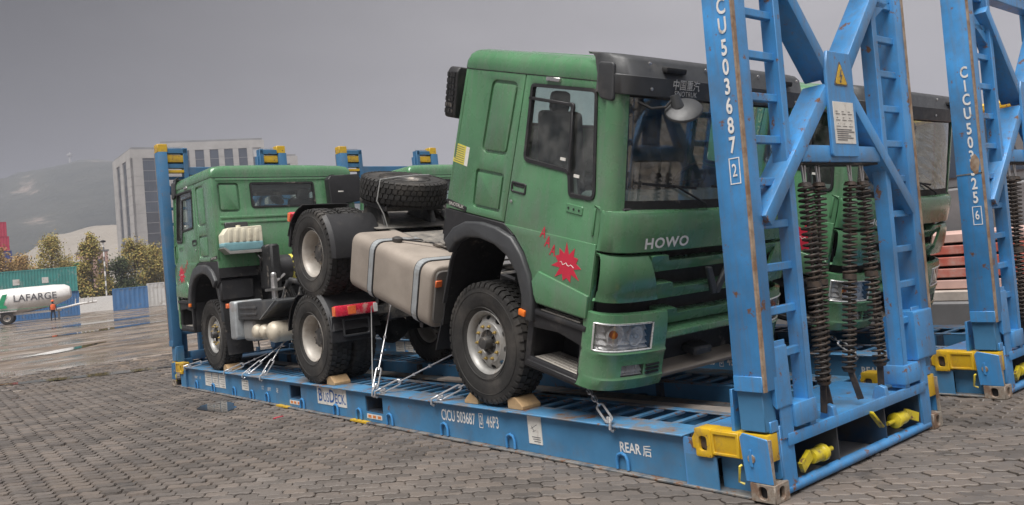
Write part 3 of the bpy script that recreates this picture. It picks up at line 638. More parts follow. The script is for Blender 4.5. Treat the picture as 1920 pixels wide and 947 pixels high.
    Qm = Vector((0, 1, 0)).rotation_difference(Vector((-.56, -.25, .787)))
    mb.xf(lambda v: Vector((-.80, -1.64, 2.87))+Qm @ Vector(v))
    mi = mb.build('front_mirror', 'grey_plastic', T)
    MB().tube([(-1.08, -1.43, 2.90), (-1.0, -1.50, 2.86), (-.90, -1.55, 2.88), (-.835, -1.575, 2.965)], .011, 7).build('mirror_arm', 'deep_black', mi)
    MB().tube([(-.845, -1.57, 2.975), (-.815, -1.60, 2.88)], [.034, .05], 12).build('mirror_mount', 'grey_plastic', mi)
    # ---------------- cab rear wall (leans like the sides)
    lean = lambda v: (v[0], .668-(v[2]-1.712)*.0914-.022+v[1], v[2])
    rw = [(-1.235, 1.60), (1.235, 1.60), (1.225, 2.70), (1.215, 3.03), (-1.215, 3.03), (-1.225, 2.70)]
    rwin = fillet(rect(-.50, 2.52, .61, 2.935), .05, 4); remb = fillet(rect(.79, 2.47, 1.13, 2.93), .06, 4)
    rear = MB().holed(rw, [rwin, remb], 'y', -.018, .022, lean).build('rear_wall', 'green', T, .006, 2)
    MB().ring(rwin, inset(rwin, .03), 'y', 0, .034, lean).build('rear_window_seal', 'deep_black', rear)
    MB().prism(inset(rwin, .02), 'y', .008, .012, lean).build('rear_window', 'glass_dark', rear)
    MB().prism(rect(.77, 2.45, 1.15, 2.95), 'y', -.022, -.012, lean).build('panel_floor', 'green', rear)
    MB().prism(inset(remb, .03), 'y', -.012, .022, lean).build('pressed_panel', 'green', rear, .012, 2)
    for w in (2.36, 2.28): MB().prism(rect(-1.1, w, 1.13, w+.045), 'y', .015, .036, lean).build('wall_rib', 'green', rear, .016, 3)
    MB().prism(rect(-1.15, 2.965, 1.15, 3.01), 'y', .015, .03, lean).build('wall_rib', 'green', rear, .012, 2)
    MB().prism(rect(-1.235, 1.45, 1.235, 1.60), 'y', -.02, .02, lean).build('rear_sill', 'deep_black', rear)
    # air intake stack on the right rear corner
    it = MB().prism(fillet([(-1.25, 2.56), (-.68, 2.50), (-.66, 2.94), (-.70, 3.0), (-1.22, 3.03), (-1.25, 2.98)], .04), 'y', .64, .80).build('air_intake', 'black_plastic', T, .03, 3)
    mb = MB()
    for k in range(7):
        for j in range(3): mb.box(-1.262, -1.246, .665+.042*j, .698+.042*j, 2.60+.056*k, 2.638+.056*k)
    mb.build('intake_mesh', 'deep_black', it)
    MB().box(-.92, -.82, .801, .804, 2.72, 2.74).build('intake_label', 'decal_white', it)
    MB().tube([(-.95, .72, 2.52), (-.95, .74, 1.9), (-.8, .78, 1.5)], .09, 12).build('intake_pipe', 'black_plastic', it)
    for x in (-1.05, -.8): MB().box(x-.03, x+.03, .60, .70, 3.0, 3.03).build('intake_hinge', 'deep_black', it)
    # expansion / washer tank on the left rear corner
    ex = MB().prism(fillet([(.58, 1.86), (1.13, 1.86), (1.2, 1.93), (1.2, 2.10), (1.12, 2.2), (.58, 2.22)], .03), 'y', .66, .86).build('washer_tank', 'milky', T, .03, 3)
    mb = MB()
    for k in range(5): mb.box(.64+.105*k, .70+.105*k, .845, .872, 1.98, 2.18)
    mb.build('tank_rib', 'milky', ex, .012, 2)
    MB().prism(fillet([(.572, 1.845), (1.13, 1.845), (1.205, 1.92), (1.205, 1.985), (.572, 1.985)], .03), 'y', .655, .866).build('coolant_level', 'coolant', ex, .03, 3)
    MB().prism(fillet([(.55, 1.80), (1.12, 1.80), (1.22, 1.90), (1.18, 1.90), (1.11, 1.845), (.55, 1.845)], .01), 'y', .60, .88).build('tank_tray', 'rim_grey', ex, .006)
    MB().lathe([(.035, 0), (.035, .035), (0, .04)], (.92, .76, 2.205), 'z', 14).build('filler_cap', 'milky', ex)
    MB().box(.72, 1.08, .60, .66, 2.19, 2.30).build('tank_bracket', 'grey_plastic', ex, .01)
    MB().tube([(.7, .8, 1.82), (.66, .9, 1.70), (.62, .82, 1.5)], .014, 6).build('hose', 'deep_black', ex)
    # air cleaner and plumbing behind the cab
    ac = MB().tube([(.05, .95, 1.52), (.50, .95, 1.52)], .21, 22).build('air_cleaner', 'black_plastic', T, .02, 2)
    MB().lathe([(.212, 0), (.212, .10)], (.14, .95, 1.52), 'x', 22, cap=False).build('warning_label', 'decal_yellow', ac)
    MB().box(.47, .62, .72, 1.22, 1.20, 1.9).build('splash_shield', 'deep_black', T, .03)
    mb = MB()
    for i in range(7):
        x = .2+.09*(i % 4); y = 1.1+.12*i; mb.tube([(x, y, 1.0), (x+.06, y-.05, 1.22+.05*(i % 3)), (x+.16, y+.1, 1.1), (x+.22, y+.15, .98)], .016, 6)
    mb.build('air_hose', 'deep_black', T)
    mb = MB().tube([(.62, 1.25, 1.0), (.62, 1.25, 1.38)], .05, 12).tube([(.62, 1.25, 1.30), (.40, 1.15, 1.42)], .022, 8).box(.5, .75, 1.2, 1.32, 1.18, 1.22)
    mb.lathe([(.03, 0), (.045, .02), (.045, .08), (.03, .1)], (.62, 1.25, 1.36), 'z', 12)
    mb.build('cab_tilt_pump', 'steel', T)
    MB().tube([(.45, 1.0, 1.05), (.5, 1.6, 1.32), (.36, 2.0, 1.22)], .045, 10).build('exhaust_pipe', 'frame_black', T)
    # ---------------- right side: fuel tank
    tp = fillet(rect(-1.20, .43, -.54, 1.07), .13, 6)
    tk = MB().prism(tp, 'y', .87, 2.50).build('fuel_tank', 'dusty_tank', T, .03, 3)
    MB().prism(inset(tp, .045), 'y', .855, .88).build('tank_end', 'tank_end', tk, .012)
    for y in (1.12, 2.02):
        ring = [(x, y, z) for x, z in fillet(rect(-1.208, .422, -.532, 1.078), .135, 6)]
        mb = MB(); 
        for i in range(len(ring)):
            p, q = Vector(ring[i]), Vector(ring[(i+1) % len(ring)])
            if (q-p).length > .001: mb.bar(p-(q-p).normalized()*.004, q+(q-p).normalized()*.004, .085, .008, (p+q)/2-Vector((-.87, y, .75)))
        mb.build('tank_strap', 'band_grey', tk)
        inn = [(x, y, z) for x, z in fillet(rect(-1.2035, .4265, -.5365, 1.0735), .131, 6)]
        mb = MB()
        for dy in (-.05, .05):
            mb.tube([(x, y+dy, z) for x, _, z in inn], .009, 5, closed=True)
        mb.build('strap_rubber', 'deep_black', tk)
    MB().lathe([(.05, 0), (.058, .02), (.058, .045), (.03, .06), (0, .06)], (-.95, 1.93, 1.07), 'z', 16).build('fuel_cap', 'hub_dark', tk)
    MB().tube([(-.9, 1.9, 1.10), (-.7, 1.6, 1.12), (-.6, 1.3, 1.09), (-.5, 1.05, 1.03)], .012, 6).build('fuel_hose', 'deep_black', tk)
    MB().box(-.66, -.56, 1.55, 1.68, 1.07, 1.11).build('fuel_sender', 'deep_black', tk, .012)
    for y in (1.12, 2.02): MB().prism([(-.43, .70), (-.43, .96), (-.56, .96), (-.56, .36), (-1.1, .36), (-1.1, .41), (-.52, .41)], 'y', y-.03, y+.03).build('tank_bracket', 'frame_black', tk)
    MB().box(-1.16, -1.08, .838, .856, .86, .93).build('side_reflector', 'orange_lens', tk, .006)
    # ---------------- left side: battery box and air tanks
    bb = MB().prism(fillet([(.96, .80), (1.86, .80), (2.50, 1.02), (2.50, 1.06), (.96, 1.06)], .01), 'x', .50, 1.12).build('battery_box', 'grey_plastic', T, .02, 2)
    MB().prism(fillet(rect(.78, .50, 1.02, 1.08), .06, 4), 'x', .72, 1.17).build('silencer_end', 'band_grey', T, .03, 3)
    MB().box(.50, 1.06, 1.0, 1.42, .47, .80).build('silencer', 'rim_grey', T, .06, 3)
    mb = MB()
    for k in range(2): mb.box(1.118, 1.135, 1.12, 1.75, .86+.09*k, .90+.09*k)
    mb.build('box_rib', 'grey_plastic', bb, .008, 2)
    MB().bar((1.13, 1.85, .80), (1.13, 2.5, 1.10), .006, .012, (1, 0, 0)).build('box_edge', 'band_grey', bb)
    for k, (y, r) in enumerate(((1.60, .115), (1.85, .115), (2.15, .15))):
        MB().lathe([(0, .0), (r*.55, -.012), (r*.85, -.04), (r, -.09), (r, -.5), (r*.8, -.56), (0, -.58)], (1.15, y, .62), 'x', 24).build('air_tank', 'cream_tank', T)
    MB().box(1.16, 1.20, .74, .82, .98, 1.05).build('marker_lamp', 'orange_lens', T, .006)
    MB().prism(uw([(-.66, 1.10), (-.66, 1.42), (-.48, 1.46), (-.40, 1.34), (-.5, 1.1)]), 'x', .7, 1.22).build('inner_fender', 'black_plastic', T, .02)
    # ---------------- rear mudguards, lamps, tail
    for s in (-1, 1):
        for (a0, a1) in ((8, 60), (120, 172)):
            rows = []
            n = 7
            for i in range(n):
                t = R_(a0+(a1-a0)*i/(n-1)); rr = .635
                rows.append([(s*x, WB+rr*math.cos(t)*1.02, .575+rr*math.sin(t)) for x in (.52, .56, .85, 1.16, 1.20)])
                rows[-1][-1] = (s*1.20, WB+(rr-.035)*math.cos(t)*1.02, .575+(rr-.035)*math.sin(t)); rows[-1][0] = (s*.52, WB+(rr-.02)*math.cos(t)*1.02, .575+(rr-.02)*math.sin(t))
            if a0 == 66 and False: continue
            MB().grid(rows, .012).build('mudguard', 'black_plastic', T)
        tl = MB().box(s*.60, s*1.17, 4.18, 4.27, .83, .96).build('tail_lamp', 'red_lens', T, .02, 2)
        MB().box(s*.90, s*1.01, 4.27, 4.278, .845, .945).build('indicator_lens', 'orange_lens', tl, .003)
        MB().box(s*.602, s*.66, 4.27, 4.278, .84, .95).build('reversing_lens', 'clear_lens', tl, .003)
        MB().box(s*1.165, s*1.178, 4.19, 4.26, .84, .95).build('side_lens', 'orange_lens', tl, .003)
        hp = MB().holed(rect(s*.60, .52, s*1.19, .84), [fillet(rect(s*.70, .60, s*1.02, .77), .02)], 'y', 4.12, 4.17).build('tail_panel', 'black_plastic', T, .008)
        MB().holed(fillet(rect(s*.675, .575, s*1.045, .795), .03), [fillet(rect(s*.70, .60, s*1.02, .77), .02)], 'y', 4.165, 4.195).build('panel_frame', 'grey_plastic', hp, .006)
        MB().box(s*.68, s*1.04, 4.122, 4.135, .58, .79).build('panel_recess', 'deep_black', hp)
        MB().box(s*.42, s*.62, 4.13, 4.21, .80, .90).build('lamp_bracket', 'frame_black', T, .008)
    MB().box(-.45, .45, 4.24, 4.30, .72, .94).build('tail_beam', 'frame_black', T, .01)
    # ---------------- interior
    for s in (-1, 1):
        mb = MB().box(s*.28, s*.82, -.75, -.18, 1.72, 1.92); mb.prism([(-.28, 1.88), (-.10, 1.92), (.02, 2.72), (-.10, 2.72)], 'x', s*.30, s*.80)
        mb.box(s*.44, s*.66, -.07, .03, 2.70, 2.90); mb.build('seat', 'seat', T, .05, 3)
    MB().prism([(-1.40, 1.75), (-1.40, 2.10), (-1.25, 2.19), (-1.0, 2.16), (-.86, 2.02), (-.92, 1.75)], 'x', -1.12, 1.12).build('dashboard', 'dash', T, .03, 2)
    ring = [(.55+.22*math.cos(2*math.pi*i/24), -.72-.10*math.sin(2*math.pi*i/24), 2.16+.19*math.sin(2*math.pi*i/24)) for i in range(24)]
    MB().tube(ring, .016, 6, closed=True).tube([(.55, -.72, 2.16), (.55, -.90, 2.0)], .03, 8).bar((.34, -.72, 2.16), (.76, -.72, 2.16), .03, .03).build('steering_wheel', 'deep_black', T)
    MB().box(-1.0, 1.0, .25, .58, 1.7, 2.02).build('bunk', 'seat', T, .04, 2)
    MB().box(-1.15, 1.15, -1.2, .55, 3.0, 3.02).build('headlining', 'dash', T)
    for s in (-1, 1): MB().prism(uw([(.3, 1.6), (.3, 2.28), (.95, 2.26), (1.0, 2.08), (1.3, 2.06), (1.3, 1.6)]), 'x', s*(H-.09), s*(H-.05)).build('door_lining', 'dash', T)
    for s in (-1, 1): MB().prism(uw([(-.62, 1.6), (-.5, 2.98), (.2, 2.98), (.2, 1.6)]), 'x', s*(H-.11), s*(H-.065)).xf(tumble).build('side_lining', 'dash', T)
    # ---------------- stickers on both sides
    for s in (-1, 1):
        X = (0, s*1.0, 0); dx = s*(H+.013)
        for k, (u, w) in enumerate(((.735, 1.765), (.80, 1.70), (.872, 1.645))):
            uu = u; text('A', .135, (dx*(1-.014*(w-1.2)), -uu, w), X, (0, -.17, .985), 'decal_red', T, 'sticker_letter', sx=.72, bold=.012)
        pts = []
        for i in range(22):
            t = 2*math.pi*i/22; r = (.165 if i % 2 == 0 else .098)*(1+.14*math.sin(i*2.3)); pts.append((-(1.045+r*math.cos(t)), 1.575+r*.95*math.sin(t)))
        st = MB().prism(pts, 'x', s*(H+.0115), s*(H+.0145)).xf(tumble).build('starburst_sticker', 'decal_red', T)
        MB().tube([(s*(H+.0135)*(1-.014*.4), -(.965+.018*k), 1.578+.012*math.sin(k*1.9)-.004*(k % 3)) for k in range(10)], .0035, 4).build('sticker_script', 'decal_white', st)
    MB().prism(uw([(-.612, 2.335), (-.44, 2.32), (-.455, 2.145), (-.625, 2.16)]), 'x', -(H-.004), -(H+.002)).xf(tumble).build('yellow_notice', 'decal_yellow', T)
    MB().prism(uw([(-.437, 2.32), (-.385, 2.315), (-.40, 2.14), (-.452, 2.145)]), 'x', -(H-.004), -(H+.002)).xf(tumble).build('notice_margin', 'decal_white', T)
    mb = MB()
    for k in range(8): mb.prism(uw([(-.60-.001*k, 2.318-.02*k), (-.46, 2.306-.02*k), (-.46, 2.301-.02*k), (-.60-.001*k, 2.312-.02*k)]), 'x', -(H+.001), -(H+.003))
    mb.xf(tumble).build('notice_print', 'decal_ink', T)
    for s in (-1, 1):
        bd = MB().prism(uw([(-.65, 1.80), (-.345, 1.775), (-.348, 1.728), (-.655, 1.75)]), 'x', s*(H-.003), s*(H+.006)).xf(tumble).build('maker_badge', 'deep_black', T, .002)
        text('SINOTRUK', .046, (s*(H+.006)*(1-.014*.56), .50, 1.764), (0, s*1.0, .0 if s > 0 else .0), (0, 0, 1), 'decal_white', bd, sx=1.05)
        for (u, w) in ((.83, 2.385), (.955+.05, 2.275)): MB().box(s*(H-.022)*(1-.014*(w-1.2)), s*(H-.015)*(1-.014*(w-1.2)), -u-.03, -u+.03, w-.012, w+.012).build('window_sticker', 'decal_white', T)
    return T
# ---------------------------------------------------------------- flat rack (local = its near left bottom corner at the origin, long axis +Y, 12.192 x 2.438 m)
RL, RW = 12.192, 2.438
mb = MB()
def helix(turns, length, r, wr, st=12):
    return [(r*math.cos(2*math.pi*i/st), r*math.sin(2*math.pi*i/st), length*i/(turns*st)) for i in range(turns*st+1)]
mb.tube(helix(17, .66, .046, .0115), .0088, 6); mb.xf(lambda v: (v[0], v[1], v[2]))
mb2 = MB().tube(helix(17, .66, .046, .0115), .0088, 6).xf(lambda v: (v[0], v[1], v[2]+.70))
mb.add(mb2.v, mb2.f); mb.lathe([(.03, .655), (.05, .66), (.05, .70), (.03, .705)], (0, 0, 0), 'z', 14); mb.lathe([(.04, -.02), (.05, 0)], (0, 0, 0), 'z', 12); mb.lathe([(.05, 1.36), (.04, 1.385), (.02, 1.39)], (0, 0, 0), 'z', 12)
mb.tube([(0, 0, -.01), (0, 0, 1.38)], .012, 6)
SPRING = mb.mesh('spring', 'spring_rust')
SLAT = MB().prism([(-.025, .335), (.025, .335), (.025, .357), (-.025, .357)], 'x', .285, .68).mesh('deck_slat', 'blue_deck', .003)
LOOP = MB().tube([(0, -.055, .03), (0, -.055, .10), (0, -.04, .135), (0, 0, .15), (0, .04, .135), (0, .055, .10), (0, .055, .03)], .013, 7).mesh('lashing_ring', 'blue')
def make_rack(num, chk, zpost):
    K = empty('flat_rack')
    # ---- long beams
    for side in (0, 1):
        mx = (lambda x: x) if side == 0 else (lambda x: RW-x)
        pk = [fillet(rect(4.90, .125, 5.28, .305), .005), fillet(rect(6.98, .125, 7.32, .305), .005)]
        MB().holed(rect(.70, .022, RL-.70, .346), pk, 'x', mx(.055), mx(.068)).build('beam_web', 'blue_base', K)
        for y0, y1 in ((4.90, 5.28), (6.98, 7.32)):
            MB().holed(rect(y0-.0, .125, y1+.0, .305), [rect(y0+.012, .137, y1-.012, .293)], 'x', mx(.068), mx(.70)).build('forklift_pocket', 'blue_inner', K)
        MB().box(mx(0), mx(.19), .02, RL-.02, 0.004, .020).build('bottom_flange', 'flange_worn', K, .003)
        MB().box(mx(0), mx(.29), .70, RL-.70, .347, .361).build('deck_edge', 'blue_deck', K, .004)
        MB().box(mx(.675), mx(.75), .70, RL-.70, .347, .360).build('deck_edge', 'blue_deck', K, .004)
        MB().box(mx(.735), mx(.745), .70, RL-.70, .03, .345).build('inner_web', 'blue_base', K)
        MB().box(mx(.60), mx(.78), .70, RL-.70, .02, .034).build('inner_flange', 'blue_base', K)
        n = 50
        for i in range(n):
            o = obj('deck_slat', SLAT, K); y = .80+i*(RL-1.6)/(n-1); o.location = (0 if side == 0 else RW, y, 0)
            if side: o.scale = (-1, 1, 1)
        for y in (1.33, 2.67, 3.70, 4.74, 5.42, 5.99, 6.92, 8.05, 8.60, 9.3, 10.2, 11.0):
            o = obj('lashing_ring', LOOP, K); o.location = (mx(.035), y, 0)
        for i in range(10): MB().box(mx(.745), mx(.80), 1.2+i*1.08, 1.26+i*1.08, .034, .345).build('web_stiffener', 'blue_inner', K)
        for y in (1.36, 3.79, 4.95, 6.35, 5.95, 8.1, 8.9, 9.5, 2.7, 11.4):
            MB().prism([(mx(-.012), y-.07), (mx(.02), y-.085), (mx(.02), y+.085), (mx(-.012), y+.07)], 'z', .3475, .3635).build('lashing_lug', 'blue_deck', K, .003)
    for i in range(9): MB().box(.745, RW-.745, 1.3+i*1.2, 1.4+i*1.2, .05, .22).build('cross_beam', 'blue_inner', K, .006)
    for x in (1.0, 1.35): MB().box(x, x+.22, .75, RL-.75, .222, .236).build('centre_walkway', 'flange_worn', K, .003)
    # ---- the two ends
    for far in (0, 1):
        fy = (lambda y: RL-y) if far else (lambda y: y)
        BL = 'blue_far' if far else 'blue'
        def E_(mb): return mb.xf(lambda v: (v[0], fy(v[1]), v[2]))
        def S_(mb): return mb.xf(lambda v: (v[0], fy(v[1]-.028*max(0, v[2]-.6)), v[2]))
        tp = E_(MB().box(.30, RW-.30, .03, .72, .352, .372)).build('end_plate', BL, K, .003)
        E_(MB().box(.22, RW-.22, .0, .028, .318, .398)).build('end_lip', BL, K, .006, 2)
        E_(MB().tube([(.18, .045, .045), (RW-.18, .045, .045)], .036, 12)).build('end_tube', BL, K)
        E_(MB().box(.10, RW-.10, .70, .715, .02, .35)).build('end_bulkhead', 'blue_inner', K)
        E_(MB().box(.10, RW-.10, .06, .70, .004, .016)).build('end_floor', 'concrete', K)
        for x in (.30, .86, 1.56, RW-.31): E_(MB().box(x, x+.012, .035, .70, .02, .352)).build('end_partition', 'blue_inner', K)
        for x in (.80, 1.56):
            E_(MB().prism(fillet([(.0, .37), (.12, .37), (.09, .46), (.05, .475), (.01, .46)], .015), 'x', x, x+.05)).build('spring_lug', BL, K, .004)
        # yellow pins
        for k, (x0, sg) in enumerate(((.42, 1), (RW-.52, -1))):
            mb = MB().lathe([(.0, 0), (.022, 0), (.022, .12), (.055, .125), (.06, .15), (.058, .25), (.07, .26), (.07, .30), (.045, .31), (.02, .32), (.02, .42), (0, .42)], (0, 0, 0), 'x', 18)
            mb.xf(lambda v: (x0+v[0]*.92 if sg > 0 else x0+.1-v[0]*.92, .055+v[1]*.82, .17+v[2]*.82))
            mb.add(*(lambda m: (m.v, m.f))(MB().bar((x0-.05 if sg > 0 else x0+.15, .03, .14), (x0+.08 if sg > 0 else x0-.02, .04, .20), .03, .07)))
            E_(mb).build('locking_pin', 'yellow_bright', K)
        E_(MB().bar((1.28, -.005, .335), (1.40, -.02, .20), .022, .05, (0, 1, 0))).build('release_handle', 'yellow_bright', K, .01)
        for side in (0, 1):
            mx = (lambda x: x) if side == 0 else (lambda x: RW-x)
            def B(m): return E_(m)
            # corner casting with its two openings
            mb = MB().holed(rect(0, .0, .178, .118), [fillet(rect(.058, .02, .118, .098), .028, 4)], 'x', mx(-.003), mx(.03))
            mb.holed(rect(mx(0), .0, mx(.162), .118), [fillet(rect(mx(.05), .02, mx(.11), .098), .028, 4)], 'y', -.003, .03)
            mb.box(mx(.03), mx(.162), .03, .178, .0, .012).box(mx(.03), mx(.162), .03, .178, .106, .118).box(mx(.15), mx(.162), .03, .178, .012, .106)
            cc = B(mb).build('corner_casting', 'casting', K, .004)
            B(MB().box(mx(.035), mx(.145), .035, .172, .014, .104)).build('casting_cavity', 'deep_black', cc)
            # guard plate, lock box, pocket
            B(MB().prism(fillet([(.0, .12), (.205, .12), (.225, .40), (.20, .428), (.015, .40)], .01), 'x', mx(-.002), mx(.012))).build('guard_plate', BL, K, .003)
            B(MB().prism(fillet([(mx(.0), .12), (mx(.022), .12), (mx(.022), .40), (mx(.0), .40)], 0), 'y', .0, .02)).build('guard_edge', 'casting', K)
            B(MB().holed(fillet(rect(.0+.02, .122, .24, .44), .03), [fillet(rect(.05, .16, .20, .40), .02)], 'x', mx(.13), mx(.142))).build('inner_guard', BL, K, .003)
            B(MB().lathe([(.028, 0), (.028, .006), (.018, .008), (0, .008)], (0, 0, 0), 'x', 14).xf(lambda v: (mx(-.002)-(v[0] if side == 0 else -v[0]), .145+v[1], .27+v[2]))).build('pivot_bolt', 'casting', K)
            B(MB().prism(fillet([(.135, .215), (.158, .225), (.16, .325), (.14, .33)], .004), 'x', mx(-.012), mx(-.003))).build('pivot_handle', BL, K, .003)
            yb = B(MB().box(mx(.012), mx(.128), .02, .46, .25, .425)).build('lock_box', 'yellow', K, .008, 2)
            B(MB().holed(rect(.235, .258, .455, .418), [rect(.26, .275, .435, .395)], 'x', mx(.0), mx(.014))).build('lock_box_frame', 'yellow', yb, .003)
            B(MB().holed(fillet(rect(.455, .235, .585, .425), .012), [fillet(rect(.49, .275, .555, .375), .025)], 'x', mx(-.004), mx(.13))).build('lock_head', 'yellow', yb, .008, 2)
            B(MB().box(mx(.02), mx(.12), .485, .56, .27, .38)).build('lock_cavity', 'spring_rust', yb)
            B(MB().prism(fillet([(.58, .27), (.62, .285), (.625, .35), (.60, .385), (.58, .38)], .01), 'x', mx(.01), mx(.08))).build('lock_hook', 'yellow', yb, .008)
            B(MB().tube([(mx(.01), .235, .215), (mx(-.006), .24, .21), (mx(-.006), .255, .11), (mx(.01), .225, .095)], .009, 6)).build('pull_handle', 'yellow_bright', K)
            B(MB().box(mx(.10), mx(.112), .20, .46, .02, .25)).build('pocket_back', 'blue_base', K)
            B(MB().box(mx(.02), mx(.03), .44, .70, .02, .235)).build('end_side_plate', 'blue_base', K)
            B(MB().prism([(.44, .235), (.70, .235), (.70, .346), (.64, .346)], 'x', mx(.02), mx(.032))).build('end_gusset', BL, K)
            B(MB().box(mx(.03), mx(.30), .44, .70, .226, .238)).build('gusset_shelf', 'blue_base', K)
            B(MB().box(mx(.02), mx(.06), .70, .712, .02, .346)).build('beam_end', BL, K)
            # lower post and hinge
            B(MB().box(mx(.145), mx(.30), .015, .24, .02, .46)).build('post_stub', BL, K, .006)
            B(MB().prism(fillet([(mx(.16), .37), (mx(.30), .37), (mx(.30), 1.0), (mx(.16), 1.0)], 0), 'y', .005, .0165)).build('post_cheek', BL, K, .003)
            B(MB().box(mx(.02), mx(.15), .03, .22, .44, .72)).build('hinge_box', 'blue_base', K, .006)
            B(MB().box(mx(.06), mx(.15), .02, .10, .43, .50)).build('hinge_stop', BL, K, .004)
            hp = B(MB().prism(fillet([(.27, .42), (.30, .42), (.285, .70), (.265, .70)], 0), 'x', mx(.03), mx(.15))).build('hinge_strap', BL, K, .003)
            B(MB().box(mx(.303), mx(.575), -.015, .20, .425, .575)).build('foot_block', BL, K, .008, 2)
            if side: B(MB().prism(fillet([(-.024, .58), (.232, .58), (.232, .92), (.16, .97), (-.024, .97)], .02), 'x', mx(.01), mx(.335))).build('hinge_cover', BL, K, .006, 2)
            else: B(MB().prism(fillet([(-.005, .56), (.03, .60), (.03, .93), (-.005, .98)], .01), 'x', mx(.12), mx(.30))).build('hinge_cover', BL, K, .006)
            # corner post: a U-section with ladder rungs to an inner stile
            mb = MB().box(mx(0), mx(.155), .0, .225, .70, 4.20)
            cp = S_(mb).build('corner_post', BL, K, .005, 2)
            S_(MB().box(mx(-.004), mx(.03), -.006, .008, .70, 4.2)).build('worn_corner', 'worn_edge', cp)
            S_(MB().box(mx(-.010), mx(.0), .005, .22, .70, .80)).build('doubler_plate', BL, cp, .003)
            S_(MB().prism(rect(mx(.49), .0, mx(.56), .11), 'z', .40, 4.15)).build('ladder_stile', BL, cp, .003)
            for k in range(12): S_(MB().box(mx(.15), mx(.495), .03, .075, .88+.283*k, .935+.283*k)).build('ladder_rung', BL, cp, .006)
            # head of the post: fitting and yellow locks
            S_(MB().box(mx(.0), mx(.178), .0, .19, 4.20, 4.35)).build('head_fitting', 'yellow', K, .008)
            hb = S_(MB().box(mx(.17), mx(.52), .02, .18, 4.18, 4.27)).build('head_beam', BL, K, .006)
            S_(MB().prism(fillet([(mx(.16), 4.02), (mx(.50), 4.02), (mx(.50), 4.15), (mx(.16), 4.16)], .01), 'y', .03, .16)).build('head_lock', 'yellow', K, .01, 2)
            S_(MB().box(mx(.15), mx(.52), .04, .15, 3.91, 3.99)).build('head_beam', BL, K, .005)
            S_(MB().box(mx(.15), mx(.52), .02, .16, 3.825, 3.875)).build('head_strip', 'yellow', K, .005)
            S_(MB().box(mx(.45), mx(.53), .02, .18, 3.50, 4.28)).build('head_stile', BL, K, .005)
            S_(MB().prism([(mx(.155), 3.62), (mx(.155), 3.50), (mx(.49), 3.30), (mx(.49), 3.40)], 'y', .03, .10)).build('head_gusset', BL, K, .004)
            S_(MB().tube([(mx(.2), .1, 4.30), (mx(.5), .1, 4.30)], .012, 6)).build('head_rod', 'steel', K)
            # diagonal braces: upper and lower arm of the X
            S_(MB().bar((mx(.40), .065, 3.62), (mx(1.12), .065, 2.80), .10, .19, (0, -1, 0))).build('brace_arm', BL, K, .006, 2)
            S_(MB().bar((mx(.17), .065, 1.78), (mx(1.08), .065, 2.70), .10, .19, (0, -1, 0))).build('brace_arm', BL, K, .006, 2)
        S_(MB().box(.53, RW-.53, .04, .16, 3.78, 3.93)).build('head_cross_beam', BL, K, .006)
        # middle plate, cross bar, signs
        pl = S_(MB().prism(fillet([(1.03, 2.20), (1.41, 2.20), (1.41, 2.85), (1.375, 2.97), (1.065, 2.97), (1.03, 2.85)], [.03, .03, 0, 0, 0, 0]), 'y', -.045, -.020)).build('brace_plate', BL, K, .005)
        S_(MB().box(.66, RW-.66, -.02, .13, 2.165, 2.285)).build('brace_bar', BL, K, .008, 2)
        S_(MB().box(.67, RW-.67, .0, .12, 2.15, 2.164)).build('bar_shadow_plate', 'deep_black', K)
        S_(MB().prism(rect(1.075, 2.295, 1.365, 2.60), 'y', -.049, -.045)).build('notice_plate', 'decal_white', pl, .001)
        mb = MB()
        for r in range(3):
            for c in range(3): x = 1.10+.088*c; z = 2.51-.045*r; mb.box(x, x+.06, -.0515, -.0495, z, z+.003).box(x+.01*r, x+.03, -.0515, -.0495, z+.018, z+.021)
        for k in range(6): mb.box(1.10, 1.24+.018*(k*5 % 7), -.0515, -.0495, 2.32+.015*k, 2.325+.015*k)
        S_(mb).build('notice_print', 'decal_ink', pl)
        S_(MB().prism(fillet([(1.12, 2.72), (1.32, 2.72), (1.22, 2.91)], .015), 'y', -.049, -.045)).build('warning_border', 'decal_ink', pl)
        S_(MB().prism(fillet([(1.138, 2.731), (1.302, 2.731), (1.22, 2.888)], .012), 'y', -.052, -.0488)).build('warning_triangle', 'yellow', pl)
        S_(MB().prism([(1.225, 2.84), (1.198, 2.787), (1.218, 2.787), (1.203, 2.752), (1.195, 2.757), (1.205, 2.737), (1.222, 2.752), (1.213, 2.753), (1.24, 2.80), (1.219, 2.80), (1.236, 2.84)], 'y', -.0545, -.0518)).build('warning_bolt', 'decal_ink', pl)
        # springs and their hangers
        for (xt, yt, xb, yb) in ((.74, .03, .76, .03), (.98, .06, .86, .09), (1.40, .04, 1.28, .12), (1.60, .05, 1.60, .04)):
            A, Bt = Vector((xt, fy(yt-.04), 2.04)), Vector((xb, fy(yb), .64)); d = (A-Bt)
            o = obj('spring', SPRING, K); o.matrix_local = Matrix.LocRotScale(Bt, d.to_track_quat('Z', 'Y'), Vector((1, 1, d.length/1.40)))
            for dx in (-.02, .02): MB().tube([A+Vector((dx*.6, 0, -.02)), A+Vector((dx*.6, 0, .0)), (xt+dx, A.y, 2.16)], .008, 6).build('spring_hanger', 'steel', o).parent = K
            MB().bar(Bt+Vector((0, 0, .03)), (xb+.01, fy(.06), .42), .05, .014, (1, 0, 0)).build('spring_lever', 'spring_rust', K, .004)
    # ---- lettering and plates on the long side that faces -X
    wx = .0535
    text('CICU '+num, .15, (wx, 3.475, .222), SX, SY, 'white_paint', K, sx=.66, bold=.012)
    text(chk, .12, (wx, 3.105, .226), SX, SY, 'white_paint', K, sx=.60, bold=.012)
